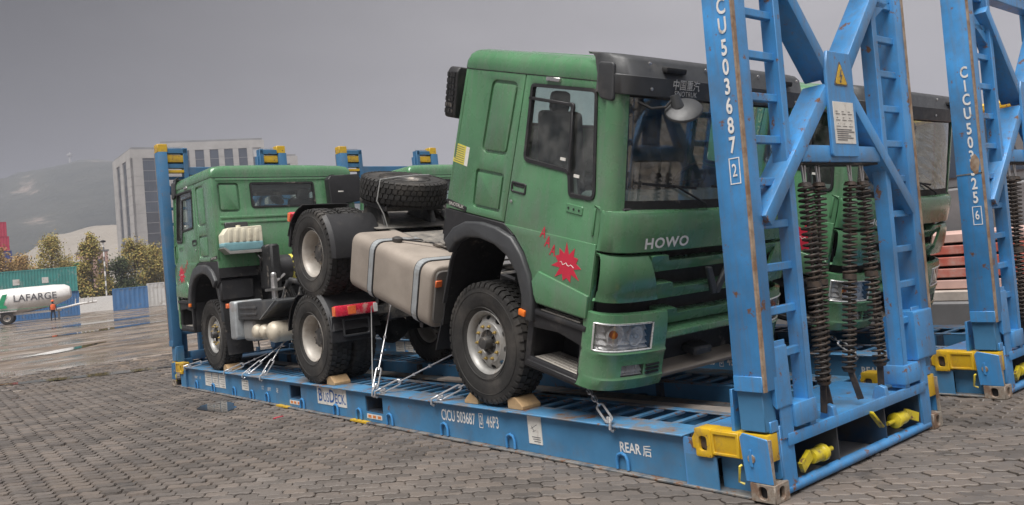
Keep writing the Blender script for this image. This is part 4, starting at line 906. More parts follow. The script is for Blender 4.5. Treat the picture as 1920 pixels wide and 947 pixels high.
    MB().holed(rect(3.075, .158, 3.135, .292), [rect(3.081, .164, 3.129, .286)], 'x', wx-.002, wx).build('check_digit_frame', 'white_paint', K)
    text('46P3', .15, (wx, 2.93, .222), SX, SY, 'white_paint', K, sx=.62, bold=.012)
    text('REAR', .105, (wx, 1.255, .19), SX, SY, 'white_paint', K, sx=.85, bold=.022)
    text('后', .09, (wx, 1.085, .185), SX, SY, 'white_paint', K, bold=.01)
    text('LEFT', .06, (wx, 8.0, .20), SX, SY, 'white_paint', K, bold=.015); text('左', .07, (wx, 7.72, .20), SX, SY, 'white_paint', K, bold=.01); text('CIC', .07, (wx, 8.22, .205), SX, SY, 'white_paint', K, sx=.7)
    text('FRONT', .055, (wx, 11.05, .205), SX, SY, 'white_paint', K, sx=.8, bold=.02); text('前', .06, (wx, 10.85, .205), SX, SY, 'white_paint', K)
    bp_ = MB().box(wx-.004, wx+.003, 5.73, 6.49, .125, .335).build('name_plate', 'decal_white', K)
    for t_, sz, yy in (('B', .22, 6.405), ('D', .22, 6.095)): text(t_, sz, (wx-.004, yy, .23), SX, SY, 'decal_blue', bp_, sx=.86, bold=.014)
    text('US', .16, (wx-.004, 6.25, .21), SX, SY, 'decal_blue', bp_, sx=.86, bold=.01); text('ECK.', .16, (wx-.004, 5.878, .21), SX, SY, 'decal_blue', bp_, sx=.86, bold=.01)
    for (y0, y1, z0, z1) in ((10.30, 10.60, .10, .32), (9.99, 10.27, .10, .32), (9.69, 9.96, .10, .32), (8.75, 9.0, .13, .28)):
        p_ = MB().box(wx-.003, wx+.003, y0, y1, z0, z1).build('data_plate', 'decal_white', K)
        mb = MB()
        for k in range(5): mb.box(wx-.0045, wx-.003, y0+.03, y0+.03+(y1-y0)*(.45+.1*(k*3 % 5)), z0+.025+.035*k, z0+.031+.035*k)
        mb.build('plate_print', 'decal_ink', p_)
    p_ = MB().box(wx-.003, wx+.003, 2.255, 2.43, .098, .336).build('instruction_plate', 'decal_white', K)
    mb = MB()
    for k in range(3): mb.box(wx-.0045, wx-.003, 2.275, 2.36+.012*k, .118+.018*k, .124+.018*k)
    mb.bar((wx-.004, 2.39, .225), (wx-.004, 2.31, .265), .0015, .004, (0, 0, 1)).bar((wx-.004, 2.37, .20), (wx-.004, 2.33, .215), .0015, .004, (0, 0, 1)).bar((wx-.004, 2.38, .245), (wx-.004, 2.35, .205), .0015, .004, (0, 0, 1))
    mb.build('plate_print', 'decal_ink', p_)
    for y0 in (4.93, 7.0):
        p_ = MB().box(wx-.003, wx+.003, y0, y0+.33, .055, .105).build('pocket_label', 'decal_white', K)
        MB().box(wx-.0045, wx-.003, y0+.02, y0+.09, .065, .095).box(wx-.0045, wx-.003, y0+.13, y0+.20, .065, .095).box(wx-.0045, wx-.003, y0+.23, y0+.30, .065, .095).build('label_mark', 'decal_orange', p_)
    for y0 in (5.2, 7.3): MB().box(-.001, .19, y0, y0+.38, .003, .0215).build('flange_stripe', 'yellow', K)
    # number down the corner post
    z = zpost
    for ch in 'CICU '+num:
        if ch == ' ': z -= .016; continue
        text(ch, .145, (-.0035, .075-.028*(z-.6), z), SX, SY, 'white_paint', K, sx=.68, bold=.024); z -= .127
    z -= .035
    text(chk, .115, (-.0035, .075-.028*(z-.6), z), SX, SY, 'white_paint', K, sx=.66, bold=.012)
    MB().holed(rect(.035, z-.085, .115, z+.085), [rect(.041, z-.079, .109, z+.079)], 'x', -.003, .0).xf(lambda v: (v[0], v[1]-.028*(v[2]-.6), v[2])).build('check_digit_frame', 'white_paint', K)
    return K
# ---------------------------------------------------------------- ground
def ground_mat():
    m = bpy.data.materials.new('wet_mud'); m.use_nodes = True; n = m.node_tree; b = n.nodes['Principled BSDF']; t = n.nodes.new('ShaderNodeTexCoord')
    mp_ = n.nodes.new('ShaderNodeMapping'); mp_.inputs['Rotation'].default_value = (0, 0, R_(-52)); mp_.inputs['Scale'].default_value = (.62, 1.05, 1); n.links.new(t.outputs['Object'], mp_.inputs[0])
    def N(sc, det, src): k = n.nodes.new('ShaderNodeTexNoise'); k.inputs['Scale'].default_value = sc; k.inputs['Detail'].default_value = det; k.inputs['Roughness'].default_value = .62; n.links.new(src, k.inputs['Vector']); return k.outputs[0]
    cr = n.nodes.new('ShaderNodeValToRGB'); e = cr.color_ramp.elements; e[0].position = .34; e[0].color = (.10, .075, .055, 1); e[1].position = .66; e[1].color = (.30, .265, .235, 1)
    k = e.new(.50); k.color = (.19, .145, .11, 1)
    n.links.new(N(.55, 9, mp_.outputs[0]), cr.inputs[0])
    mt_ = n.nodes.new('ShaderNodeMix'); mt_.data_type = 'RGBA'; mt_.blend_type = 'MULTIPLY'; mt_.inputs['Factor'].default_value = 1; rq = n.nodes.new('ShaderNodeMapRange'); rq.inputs['From Min'].default_value = .36; rq.inputs['From Max'].default_value = .64; rq.inputs['To Min'].default_value = .45; rq.inputs['To Max'].default_value = 1.25
    n.links.new(N(1.6, 8, mp_.outputs[0]), rq.inputs['Value']); n.links.new(cr.outputs[0], mt_.inputs['A']); n.links.new(rq.outputs[0], mt_.inputs['B']); n.links.new(mt_.outputs['Result'], b.inputs['Base Color'])
    r = n.nodes.new('ShaderNodeMapRange'); r.inputs['From Min'].default_value = .43; r.inputs['From Max'].default_value = .55; r.inputs['To Min'].default_value = .60; r.inputs['To Max'].default_value = .10
    n.links.new(N(.33, 7, mp_.outputs[0]), r.inputs['Value']); n.links.new(r.outputs[0], b.inputs['Roughness'])
    bp = n.nodes.new('ShaderNodeBump'); bp.inputs['Strength'].default_value = .35; bp.inputs['Distance'].default_value = .03; n.links.new(N(3.5, 8, t.outputs['Object']), bp.inputs['Height']); n.links.new(bp.outputs[0], b.inputs['Normal'])
    MATS['wet_mud'] = m
    m = bpy.data.materials.new('paver'); m.use_nodes = True; n = m.node_tree; b = n.nodes['Principled BSDF']; g = n.nodes.new('ShaderNodeNewGeometry'); oi = n.nodes.new('ShaderNodeObjectInfo')
    ad = n.nodes.new('ShaderNodeMath'); ad.operation = 'ADD'; n.links.new(g.outputs['Random Per Island'], ad.inputs[0]); n.links.new(oi.outputs['Random'], ad.inputs[1])
    fr = n.nodes.new('ShaderNodeMath'); fr.operation = 'FRACT'; n.links.new(ad.outputs[0], fr.inputs[0])
    cr = n.nodes.new('ShaderNodeValToRGB'); e = cr.color_ramp.elements; e[0].color = (.084, .072, .064, 1); e[1].color = (.132, .116, .105, 1); k = e.new(.45); k.color = (.110, .096, .087, 1); k = e.new(.93); k.color = (.142, .117, .100, 1)
    n.links.new(fr.outputs[0], cr.inputs[0])
    def N2(sc, det): k = n.nodes.new('ShaderNodeTexNoise'); k.inputs['Scale'].default_value = sc; k.inputs['Detail'].default_value = det; k.inputs['Roughness'].default_value = .65; n.links.new(g.outputs['Position'], k.inputs['Vector']); return k.outputs[0]
    mx = n.nodes.new('ShaderNodeMix'); mx.data_type = 'RGBA'; mx.blend_type = 'MULTIPLY'; mx.inputs['Factor'].default_value = 1
    rr = n.nodes.new('ShaderNodeMapRange'); rr.inputs['From Min'].default_value = .3; rr.inputs['From Max'].default_value = .7; rr.inputs['To Min'].default_value = .66; rr.inputs['To Max'].default_value = 1.3
    n.links.new(N2(.9, 8), rr.inputs['Value']); n.links.new(cr.outputs[0], mx.inputs['A']); n.links.new(rr.outputs[0], mx.inputs['B'])
    m3 = n.nodes.new('ShaderNodeMix'); m3.data_type = 'RGBA'; m3.inputs['B'].default_value = (.13, .105, .085, 1); r4 = n.nodes.new('ShaderNodeMapRange'); r4.inputs['From Min'].default_value = .53; r4.inputs['From Max'].default_value = .68; r4.inputs['To Max'].default_value = .75
    n.links.new(N2(.45, 7), r4.inputs['Value']); n.links.new(r4.outputs[0], m3.inputs['Factor']); n.links.new(mx.outputs['Result'], m3.inputs['A']); m5 = n.nodes.new('ShaderNodeMix'); m5.data_type = 'RGBA'; m5.inputs['B'].default_value = (.045, .042, .04, 1); r6 = n.nodes.new('ShaderNodeMapRange'); r6.inputs['From Min'].default_value = .60; r6.inputs['From Max'].default_value = .68; r6.inputs['To Max'].default_value = .6
    n.links.new(N2(1.7, 5), r6.inputs['Value']); n.links.new(r6.outputs[0], m5.inputs['Factor']); n.links.new(m3.outputs['Result'], m5.inputs['A']); n.links.new(m5.outputs['Result'], b.inputs['Base Color'])
    r = n.nodes.new('ShaderNodeMapRange'); r.inputs['From Min'].default_value = .40; r.inputs['From Max'].default_value = .66; r.inputs['To Min'].default_value = .78; r.inputs['To Max'].default_value = .42
    n.links.new(N2(.42, 6), r.inputs['Value']); n.links.new(r.outputs[0], b.inputs['Roughness'])
    bp = n.nodes.new('ShaderNodeBump'); bp.inputs['Strength'].default_value = .35; bp.inputs['Distance'].default_value = .006; n.links.new(N2(55, 6), bp.inputs['Height']); n.links.new(bp.outputs[0], b.inputs['Normal']); MATS['paver'] = m
    m = bpy.data.materials.new('water'); m.use_nodes = True; b = m.node_tree.nodes['Principled BSDF']; b.inputs['Base Color'].default_value = (.035, .032, .03, 1); b.inputs['Roughness'].default_value = .04; b.inputs['Specular IOR Level'].default_value = .9
    MATS['water'] = m
ground_mat()
S = 3500
gr = MB().add([(-S, -S, -.022), (S, -S, -.022), (S, S, -.022), (-S, S, -.022)], [(0, 1, 2, 3)]).build('yard_ground', 'wet_mud', smooth=0); tag(gr, kind='structure')
# interlocking paving blocks: wavy long edges, courses run along heading 133 degrees
PL, PWD = .200, .118
dL = Vector((math.sin(R_(133)), math.cos(R_(133)))); dW = Vector((math.sin(R_(43)), math.cos(R_(43))))
G = .008; AMP = .0085
def wav(x): return AMP*(1 if (int(math.floor(x/(PL/4)+.5)) % 2 == 0) else -1)
def outline():
    top, bot = [], []
    xs = [0, .08, .17, .33, .42, .58, .67, .83, .92, 1]
    for t in xs:
        k = math.sin(2*math.pi*t*2)*AMP*1.1; top.append((t*PL, PWD+k)); bot.append((t*PL, k))
    sd1 = [(.012*math.sin(math.pi*2*q), q*PWD) for q in (.25, .5, .75)]
    poly = bot+[(PL+a, b) for a, b in sd1]+top[::-1]+[(a, b) for a, b in sd1[::-1]]
    return inset(poly, G/2)
OUT = outline(); OUTI = inset(OUT, .008); nO = len(OUT)
def paver(mb, ox, oy, dz, tx, ty, lod=0):
    c = len(mb.v); top = []
    def Wp(q, z): a, b = q[0]-PL/2, q[1]-PWD/2; p = dL*(q[0]+ox)+dW*(q[1]+oy); return (p.x, p.y, z+dz+tx*a+ty*b)
    if lod == 0:
        vs_ = [Wp(q, -.03) for q in OUT]+[Wp(q, -.006) for q in OUT]+[Wp(q, 0) for q in OUTI]
        fs = [tuple(range(2*nO, 3*nO))]+[(k*nO+i, k*nO+(i+1) % nO, (k+1)*nO+(i+1) % nO, (k+1)*nO+i) for k in (0, 1) for i in range(nO)]
    else:
        I = [i for i in range(nO) if i % 2 == 0]; m_ = len(I)
        vs_ = [Wp(OUT[i], -.03) for i in I]+[Wp(OUTI[i], 0) for i in I]; fs = [tuple(range(m_, 2*m_))]+[(i, (i+1) % m_, (i+1) % m_+m_, i+m_) for i in range(m_)]
    mb.add(vs_, fs)
camP = Vector((-4.436, -3.027)); cells = []
for j in range(-255, 255):
    for i in range(-160, 160):
        ox = (i+(.5 if j % 2 else 0))*PL; oy = j*PWD; p = dL*(ox+PL/2)+dW*(oy+PWD/2); d = p-camP; r = d.length
        if r > 24 or r < 1.5: continue
        hd = math.degrees(math.atan2(d.x, d.y))
        if not (-9 < hd < 88): continue
        if .35 < p.x < 2.1 and .9 < p.y < 11.5: continue
        if r > 17 and random.random() < (r-17)/10: continue       # muddy fringe: blocks vanish under dirt
        cells.append((r, ox, oy, p, hd))
cells.sort(key=lambda c: c[0])
def vis(c): return c[0] > 3.55 and 8 < c[4] < 72 and not (-.05 < c[3].x < 2.5 and 0 < c[3].y < 12.2)
single = [c for c in cells if vis(c)][:300]; ids = set(id(c) for c in single)
PM = []
for k in range(12):
    mb = MB(); paver(mb, 0, 0, 0, random.gauss(0, .018), random.gauss(0, .018)); PM.append(mb.mesh('paving_block', 'paver', smooth=30))
for c in single:
    o = obj('paving_block', random.choice(PM), gr); q = dL*c[1]+dW*c[2]; o.location = (q.x, q.y, random.gauss(-.001, .0035)-(.009 if random.random() < .05 else 0)); o.rotation_euler = (0, 0, random.uniform(-.012, .012))
rest = MB()
for c in cells:
    if id(c) in ids: continue
    paver(rest, c[1]+random.uniform(-.001, .001), c[2]+random.uniform(-.001, .001), random.gauss(-.001, .0035)-(.009 if random.random() < .04 else 0)-(max(0, c[0]-17)*.0014), random.gauss(0, .012), random.gauss(0, .012), 0 if c[0] < 7.5 else 1)
me = bpy.data.meshes.new('paving_blocks'); me.from_pydata(rest.v, [], rest.f); me.materials.append(MATS['paver']); me.update()
po = obj('paving_blocks', me, gr); tag(po, kind='stuff')
# puddles
def puddle(cx, cy, rx, ry, hd, label, z=.004, n=40, seed=0):
    rd = random.Random(seed); ph = [rd.uniform(0, 6) for _ in range(5)]; a = R_(hd); ex = Vector((math.sin(a), math.cos(a))); ey = Vector((ex.y, -ex.x)); pts = []
    for i in range(n):
        t = 2*math.pi*i/n; k = 1+.16*math.sin(2*t+ph[0])+.12*math.sin(3*t+ph[1])+.09*math.sin(5*t+ph[2])+.05*math.sin(9*t+ph[3]); p = Vector((cx, cy))+ex*rx*k*math.cos(t)+ey*ry*k*math.sin(t); pts.append((p.x, p.y, z))
    o = MB().add(pts, [tuple(range(n))]).build('puddle', 'water', smooth=0); tag(o, label, 'puddle', None, 'structure')
puddle(-.46, 8.6, .60, .20, 4, 'small puddle beside the blue rack')
puddle(-.35, 16.9, 1.75, .36, 121, 'long puddle across the wet yard', seed=3)
for k, (x, y, rx, ry, hd) in enumerate(((1.5, 29, 2.2, .45, 44), (6.2, 44, 4, 1.0, 62), (9, 58, 5, 1.6, 70))): puddle(x, y, rx, ry, hd, 'shallow rain puddle out on the muddy yard', -.008, seed=10+k)
# ---------------------------------------------------------------- racks and trucks
DX, DY = 3.592, -.072
rack1 = make_rack('503687', '2', 3.44); tag(rack1, 'bright blue flat rack numbered 503687 with a white name plate on its side', 'flat rack', 'blue flat racks with lorries')
rack2 = make_rack('503325', '6', 3.0); rack2.location = (DX, DY, 0); tag(rack2, 'worn blue flat rack numbered 503325 with a rust patch on its post', 'flat rack', 'blue flat racks with lorries')
rd_ = random.Random(9); pts_ = [(.055+(.034+.012*rd_.random())*math.cos(2*math.pi*i/14), 2.155+(.075+.03*rd_.random())*math.sin(2*math.pi*i/14)) for i in range(14)]
MB().prism(pts_, 'x', -.006, -.002).xf(lambda v: (v[0], v[1]-.028*(v[2]-.6), v[2])).build('rust_patch', 'worn_edge', rack2)
MB().box(-.004, .0, .0, .225, 2.06, 2.072).xf(lambda v: (v[0], v[1]-.028*(v[2]-.6), v[2])).build('weld_line', 'flange_worn', rack2)
PIT = .2966
truckA = make_truck()
def place_front(t, dx, dy):
    # axle centre at (1.219, 2.951, .956): pitched nose-down, rear wheels up on the other lorry
    Rx = Matrix.Rotation(PIT, 4, 'X'); Mx = Matrix.Translation((1.219+dx, 2.951+dy, .945)) @ Rx @ Matrix.Translation((0, 0, -.565)); t.matrix_world = Mx
def place_rear(t, dx, dy):
    t.matrix_world = Matrix.Translation((1.219+dx, 10.082+dy, .362)) @ Matrix.Rotation(math.pi, 4, 'Z')
truckB = copy_tree(truckA); truckC = copy_tree(truckA); truckD = copy_tree(truckA)
place_front(truckA, 0, 0); place_rear(truckB, 0, 0); place_front(truckC, DX, .04); place_rear(truckD, DX, DY)
GT = 'green tractor lorries on the flat racks'
tag(truckA, 'green tractor lorry tilted nose down on the name plate rack, spare wheel aboard', 'truck', GT)
tag(truckB, 'green tractor lorry standing level on the name plate rack, its cab back showing', 'truck', GT)
tag(truckC, 'green tractor lorry tilted nose down on the rust patched rack, seen behind coil springs', 'truck', GT)
tag(truckD, 'green tractor lorry on the rust patched rack, only its roof above the spare wheel', 'truck', GT)
# spare wheel tied on the fifth wheel of each tilted lorry
def spare(t, label):
    rm = RIM_F.copy(); rm.materials.clear(); rm.materials.append(MATS['hub_dark']); w = obj('spare_wheel', rm, None); obj('tyre', TYRE, w)
    w.matrix_world = t.matrix_world @ Matrix.Translation((0, 3.36, 1.40)) @ Matrix.Rotation(R_(-90), 4, 'Y')
    tag(w, label, 'wheel', 'spare wheels on the tilted lorries'); return w
sp1 = spare(truckA, 'spare wheel lying on the tilted lorry of the rack with the name plate')
sp2 = spare(truckC, 'spare wheel lying on the tilted lorry of the rust patched rack')
for t, lb in ((truckA, 'twisted wire tied over the spare wheel on the rack with the name plate'), (truckC, 'twisted wire tied over the spare wheel on the rust patched rack')):
    Mw = t.matrix_world; P = lambda x, y, z: Mw @ Vector((x, y, z))
    for (dy, dz, sg) in ((-.15, 0, -1),):
        pts = [P(-.42, 3.0, .97), P(-.47, 3.05, 1.15), P(-.535, 3.12, 1.30), P(-.50, 3.13, 1.565), P(-.2, 3.2, 1.585), P(.1, 3.3, 1.585), P(.4, 3.4, 1.575), P(.5, 3.45, 1.54), P(.52, 3.45, 1.3), P(.42, 3.4, .97)]
        o = MB().tube(pts, .008, 6).build('tie_wire', 'wire'); tag(o, lb, 'wire', 'wires over the spare wheels')
# ---------------------------------------------------------------- lashings
def stadium(p, q, w, r, mb, nrm):
    p, q = Vector(p), Vector(q); d = (q-p).normalized(); sd_ = d.cross(Vector(nrm)).normalized(); pts = []
    for i in range(9): t = math.pi*i/8; pts.append(p-d*math.sin(t)*w/2*-0-d*w/2*math.sin(t)+sd_*w/2*math.cos(t))
    for i in range(9): t = math.pi*i/8; pts.append(q+d*w/2*math.sin(t)-sd_*w/2*math.cos(t))
    mb.tube(pts, r, 6, closed=True); return mb
def lash(A, B, label, links=1, rest_chain=False, x=0.0):
    A, B = Vector(A), Vector(B); d = (B-A).normalized(); Ln = (B-A).length; K = empty('lashing', A); K.matrix_world = Matrix.Translation(A); cam_ = Vector((-4.4, -3, 1.7)); nrm = (cam_-A).normalized()
    l = lambda t: d*t
    def mk(mb, name): return mb.build(name, 'galv', K)
    mb = MB().tube([Vector((0, 0, .03))+l(.05), Vector((-.025, 0, .02)), Vector((-.03, 0, -.025)), Vector((-.005, 0, -.045)), Vector((.02, 0, -.03))], .0115, 7); mk(mb, 'hook')
    t = .06
    for k in range(links):
        mk(stadium(l(t+.02), l(t+.22), .055, .0095, MB(), nrm), 'turnbuckle_frame'); mk(MB().tube([l(t-.02), l(t+.05)], .012, 7).lathe([(.018, -.01), (.018, .01)], tuple(l(t+.03)), 'z', 8), 'threaded_rod'); t += .26
    if rest_chain:
        k = 0
        while t < Ln-.05:
            n2 = nrm if k % 2 else d.cross(nrm); mk(stadium(l(t), l(t+.05), .035, .0065, MB(), n2), 'chain_link'); t += .062; k += 1
    else:
        mk(MB().tube([l(t-.04), l(Ln)], .0085, 7), 'rod'); mk(MB().lathe([(.02, -.015), (.02, .015)], tuple(l(t+(Ln-t)*.45)), 'z', 8), 'rod_collar'); mk(MB().lathe([(.016, -.012), (.016, .012)], tuple(l(t+(Ln-t)*.2)), 'z', 8), 'rod_nut')
    tag(K, label, 'lashing', 'steel lashings on the rack edge'); return K
def lash_set(dx, dy, nm):
    O = lambda a: (a[0]+dx, a[1]+dy, a[2])
    lash(O((.0, 4.96, .365)), O((.55, 5.36, 1.30)), 'steel lashing rising to the tilted lorry from the %s, beside the fuel tank' % nm)
    lash(O((.0, 4.90, .365)), O((.62, 4.02, .80)), 'long slanting steel lashing on the %s running to the tilted lorry front axle' % nm)
    lash(O((.0, 3.79, .365)), O((.52, 3.30, .66)), 'steel lashing on the %s passing behind the tilted lorry front wheel' % nm)
    lash(O((.0, 1.36, .365)), O((.30, 1.96, .62)), 'short chain lashing on the %s hooked under the green bumper' % nm, 1, True)
    lash(O((.0, 8.1, .365)), O((.58, 8.25, .98)), 'steel lashing on the %s next to the level lorry rear wheel' % nm)
    lash(O((.0, 8.75, .365)), O((.62, 8.55, .80)), 'steel lashing on the %s below the cream air tanks' % nm)
    lash(O((.0, 9.5, .365)), O((.50, 9.05, .60)), 'low steel lashing on the %s under the grey silencer' % nm)
    lash(O((.0, 11.4, .365)), O((.45, 10.9, .50)), 'low steel lashing on the %s ahead of the level lorry front wheel' % nm)
lash_set(0, 0, 'name plate rack'); lash_set(DX, DY, 'rust patched rack')
# thin straight wire beside the first lashing
tag(MB().tube([(-.004, 4.99, .37), (.20, 5.22, 1.30)], .006, 6).build('lashing_wire', 'wire'), 'thin straight wire beside the lashing under the fuel tank', 'wire')
# chocks
def chock(x, y, sg, label):
    o = MB().prism(fillet([(0, 0), (.20, 0), (.20, .03), (.11, .105), (.05, .105), (0, .08)], .006), 'x', -.12, .10).xf(lambda v: (v[0], (v[1]-.10)*sg, v[2])).build('wheel_chock', 'wood', None, .006); o.location = (x, y, .362); o.rotation_euler = (0, 0, random.uniform(-.06, .06)); tag(o, label, 'wheel chock', 'wooden wheel chocks')
for dx, dy, nm in ((0, 0, 'name plate rack'), (DX, DY, 'rust patched rack')):
    chock(.20+dx, 2.62+dy, -1, 'wooden chock before the tilted lorry front wheel on the %s' % nm); chock(.20+dx, 3.28+dy, 1, 'wooden chock behind the tilted lorry front wheel on the %s' % nm)
    chock(.20+dx, 6.16+dy, -1, 'wooden chock at the level lorry rear wheel on the %s' % nm); chock(.20+dx, 9.70+dy, -1, 'wooden chock at the level lorry front wheel on the %s' % nm)
# loose scrap on the yard
tag(MB().prism([(0, 0), (.12, .02), (.16, .05), (.05, .05)], 'z', .0, .012).xf(lambda v: (v[0]-.45, v[1]+6.72, v[2]+.002)).build('litter', 'litter_red'), 'scrap of red wrapper on the paving beside the rack', 'litter')
gv = MB(); rg = random.Random(21)
for k in range(420):
    hd_ = R_(rg.uniform(4, 76)); r_ = 3.4+9*rg.random()**1.4; x, y = camP.x+r_*math.sin(hd_), camP.y+r_*math.cos(hd_)
    if -.1 < x < 2.6 and -.05 < y < 12.3: continue
    s_ = rg.uniform(.003, .009); a_ = [Vector((rg.gauss(0, 1), rg.gauss(0, 1), rg.gauss(0, 1))).normalized()*s_*rg.uniform(.7, 1.3) for _ in range(4)]
    gv.add([(x+v.x, y+v.y, .003+abs(v.z)) for v in a_], [(0, 1, 2), (0, 3, 1), (1, 3, 2), (2, 3, 0)])
tag(gv.build('grit', 'deck_dust', smooth=0), 'loose grit scattered over the paving', 'grit', None, 'stuff')
# boards and lashing gear lying between the beams
for k, (x, y, a, l_) in enumerate(((1.05, 8.6, 8, 1.3), (1.25, 8.9, 14, 1.5), (1.15, 1.9, 4, 1.6), (1.4, 4.9, 2, 1.5))):
    o = MB().box(-.09, .09, -l_/2, l_/2, 0, .03).build('loose_plank', 'plank_grey', None, .004); o.location = (x, y, .238 if k != 1 else .27); o.rotation_euler = (0, 0, R_(a)); tag(o, ['grey plank lying in the rack below the air tanks', 'grey plank laid across another below the air tanks', 'grey plank lying under the tilted green bumper', 'grey plank lying in the rack under the fuel tank'][k], 'plank', 'loose planks in the rack')
# ---------------------------------------------------------------- background: yard edge
def corrugated(L_, H_, D_, m, name='container', label=None, n=None, parent=None):
    """box container with corrugated long sides (local: length X, depth Y, z up)"""
    T = empty(name); n = n or int(L_/.28); pts = []
    for i in range(n):
        x0 = .1+(L_-.2)*i/n; st = (L_-.2)/n; pts += [(x0, .0), (x0+st*.30, .0), (x0+st*.42, .036), (x0+st*.88, .036)]
    pts.append((L_-.1, 0)); mb = MB()
    mb.grid([[(x, y+.02, z) for x, y in pts] for z in (.16, H_-.12)], .012); mb.grid([[(x, D_-.02-y, z) for x, y in pts] for z in (.16, H_-.12)], .012)
    mb.build('side_wall', m, T)
    MB().box(.03, L_-.03, .05, D_-.05, H_-.06, H_-.02).build('roof', m, T)
    for x in (0, L_-.12):
        for y in (0, D_-.12): MB().box(x, x+.12, y, y+.12, 0, H_).build('corner_post', m, T)
    for y in (0, D_-.08):
        MB().box(.12, L_-.12, y, y+.08, 0, .16).build('bottom_rail', m, T); MB().box(.12, L_-.12, y, y+.08, H_-.12, H_).build('top_rail', m, T)
    for x in (.05, L_-.09):
        e = MB().box(x, x+.04, .12, D_-.12, .1, H_-.1).build('end_wall', m, T)
    return T
def put(o, x, y, z, a): o.location = (x, y, z); o.rotation_euler = (0, 0, R_(a)); return o
c = put(corrugated(12.2, 2.6, 2.4, 'container_green'), 2.6, 94.9, 2.60, -8); tag(c, 'long sea green container standing on the blue one behind the tanker', 'container')
for k in (0, 1, 2):
    p = MB().box(4.0+2.6*k-.25, 4.0+2.6*k+.35, -.005, .01, 1.1, 1.7).build('number_panel', 'container_white', c)
c = put(corrugated(12.2, 2.6, 2.4, 'container_blue'), 2.7, 95.0, 0, -8); tag(c, 'blue container half hidden under the sea green container', 'container')
c = put(corrugated(3.6, 2.45, 2.4, 'container_blue', n=7), 18.4, 94.9, 0, -14); tag(c, 'short blue container by the white wall', 'container')
c = put(corrugated(6.0, 2.75, 2.4, 'container_white', n=14), 22.9, 97.9, 0, -14); tag(c, 'off white container beside the short blue one', 'container')
c = put(corrugated(6.0, 2.6, 2.4, 'container_navy', n=12), 13.0, 166.9, 8.9, -8); tag(c, 'navy container below the red ones above the trees', 'container')
c = put(corrugated(6.0, 2.6, 2.4, 'container_red', n=12), 12.7, 166.9, 11.5, -8); tag(c, 'crimson container second from the top of the far stack', 'container')
c = put(corrugated(6.0, 2.6, 2.4, 'container_red', n=12), 12.4, 166.9, 14.1, -8); tag(c, 'crimson container topmost on the far stack', 'container')
for k in range(3): c = put(corrugated(6.0, 2.95, 2.4, 'container_navy', n=12), 13.0, 166.9, 2.97*k, -8); tag(c, ['navy container at the foot of the far stack', 'navy container second from the foot of the far stack', 'navy container third from the foot of the far stack'][k], 'container', 'low containers in the far stack')
w = MB().box(16.3, 22.0, 104.4, 104.7, 0, 1.75).xf(lambda v: (v[0], v[1]-(v[0]-16.3)*.2, v[2])).build('low_wall', 'white_paint'); tag(w, 'low white wall along the yard edge below the trees', 'wall')
# powder tanker
tk = empty('tanker_trailer', (0, 0, 0))
prof = [(.0, 0), (.55, .03), (.95, .18), (1.16, .5), (1.22, 1.2), (1.24, 4.6), (1.22, 8.0), (1.14, 8.9), (.9, 9.3), (.5, 9.42), (0, 9.45)]
mb = MB().lathe(prof, (0, 0, 0), 'x', 28)
def belly(v):
    x, y, z = v
    k = max(0, 1-abs(x-5.9)/(5.9 if x < 5.9 else 3.5))
    if z < 0: z = z*(.30+1.15*k)
    return (x, y, z*.92+2.05+.012*x)
mb.xf(belly).build('tank', 'tanker_white', tk)
text('LAFARGE', .86, (6.5, -1.262, 2.25), (1, 0, 0), (0, 0, 1), 'decal_ink', tk, sx=.98, bold=.012)
MB().prism([(3.45, 1.45), (4.3, 1.45), (4.2, 1.7), (4.0, 1.75), (4.35, 2.75), (3.95, 2.70)], 'y', -1.258, -1.25).build('logo', 'tanker_green', tk)
MB().box(.4, 9.0, -1.26, -1.25, 1.28, 1.31).build('stripe', 'tanker_green', tk)
MB().box(1.0, 8.5, -.5, .5, .75, .95).build('chassis', 'tanker_white', tk)
MB().box(1.0, 8.4, -.35, .35, 3.14, 3.2).build('catwalk', 'machine_grey', tk)
for x in (1.6, 2.9, 4.2):
    for s in (-1, 1): wh = obj('wheel', RIM_R, tk); wh.location = (x, s*1.0, .55); wh.rotation_euler = (0, 0, R_(-90 if s < 0 else 90)); obj('tyre', TYRE, wh)
for x in (.8, 2.25, 3.55): MB().box(x, x+.15, -1.2, -.9, .7, 1.15).build('mudguard_stay', 'tanker_white', tk)
MB().box(.7, 5.0, -1.22, -.85, 1.12, 1.2).build('mudguard', 'tanker_white', tk)
for x in (8.2,): MB().box(x, x+.15, -.6, -.45, 0, .8).build('landing_leg', 'machine_grey', tk); MB().box(x, x+.15, .45, .6, 0, .8).build('landing_leg', 'machine_grey', tk)
MB().tube([(7.6, -.45, .9), (8.9, -.85, 1.05), (9.9, -.9, 1.22), (11.5, -.6, 1.32)], .10, 8).build('discharge_pipe', 'tanker_white', tk)
mb = MB()
for k in range(5): mb.tube([(9.7+.35*k, -.8, 1.3), (9.75+.35*k, -.85, 1.75+.12*(k % 2))], .05, 6)
mb.build('valve', 'tanker_white', tk)
put(tk, 2.9, 85.1, 0, -12); tag(tk, 'white cement tanker trailer lettered LAFARGE', 'tanker')
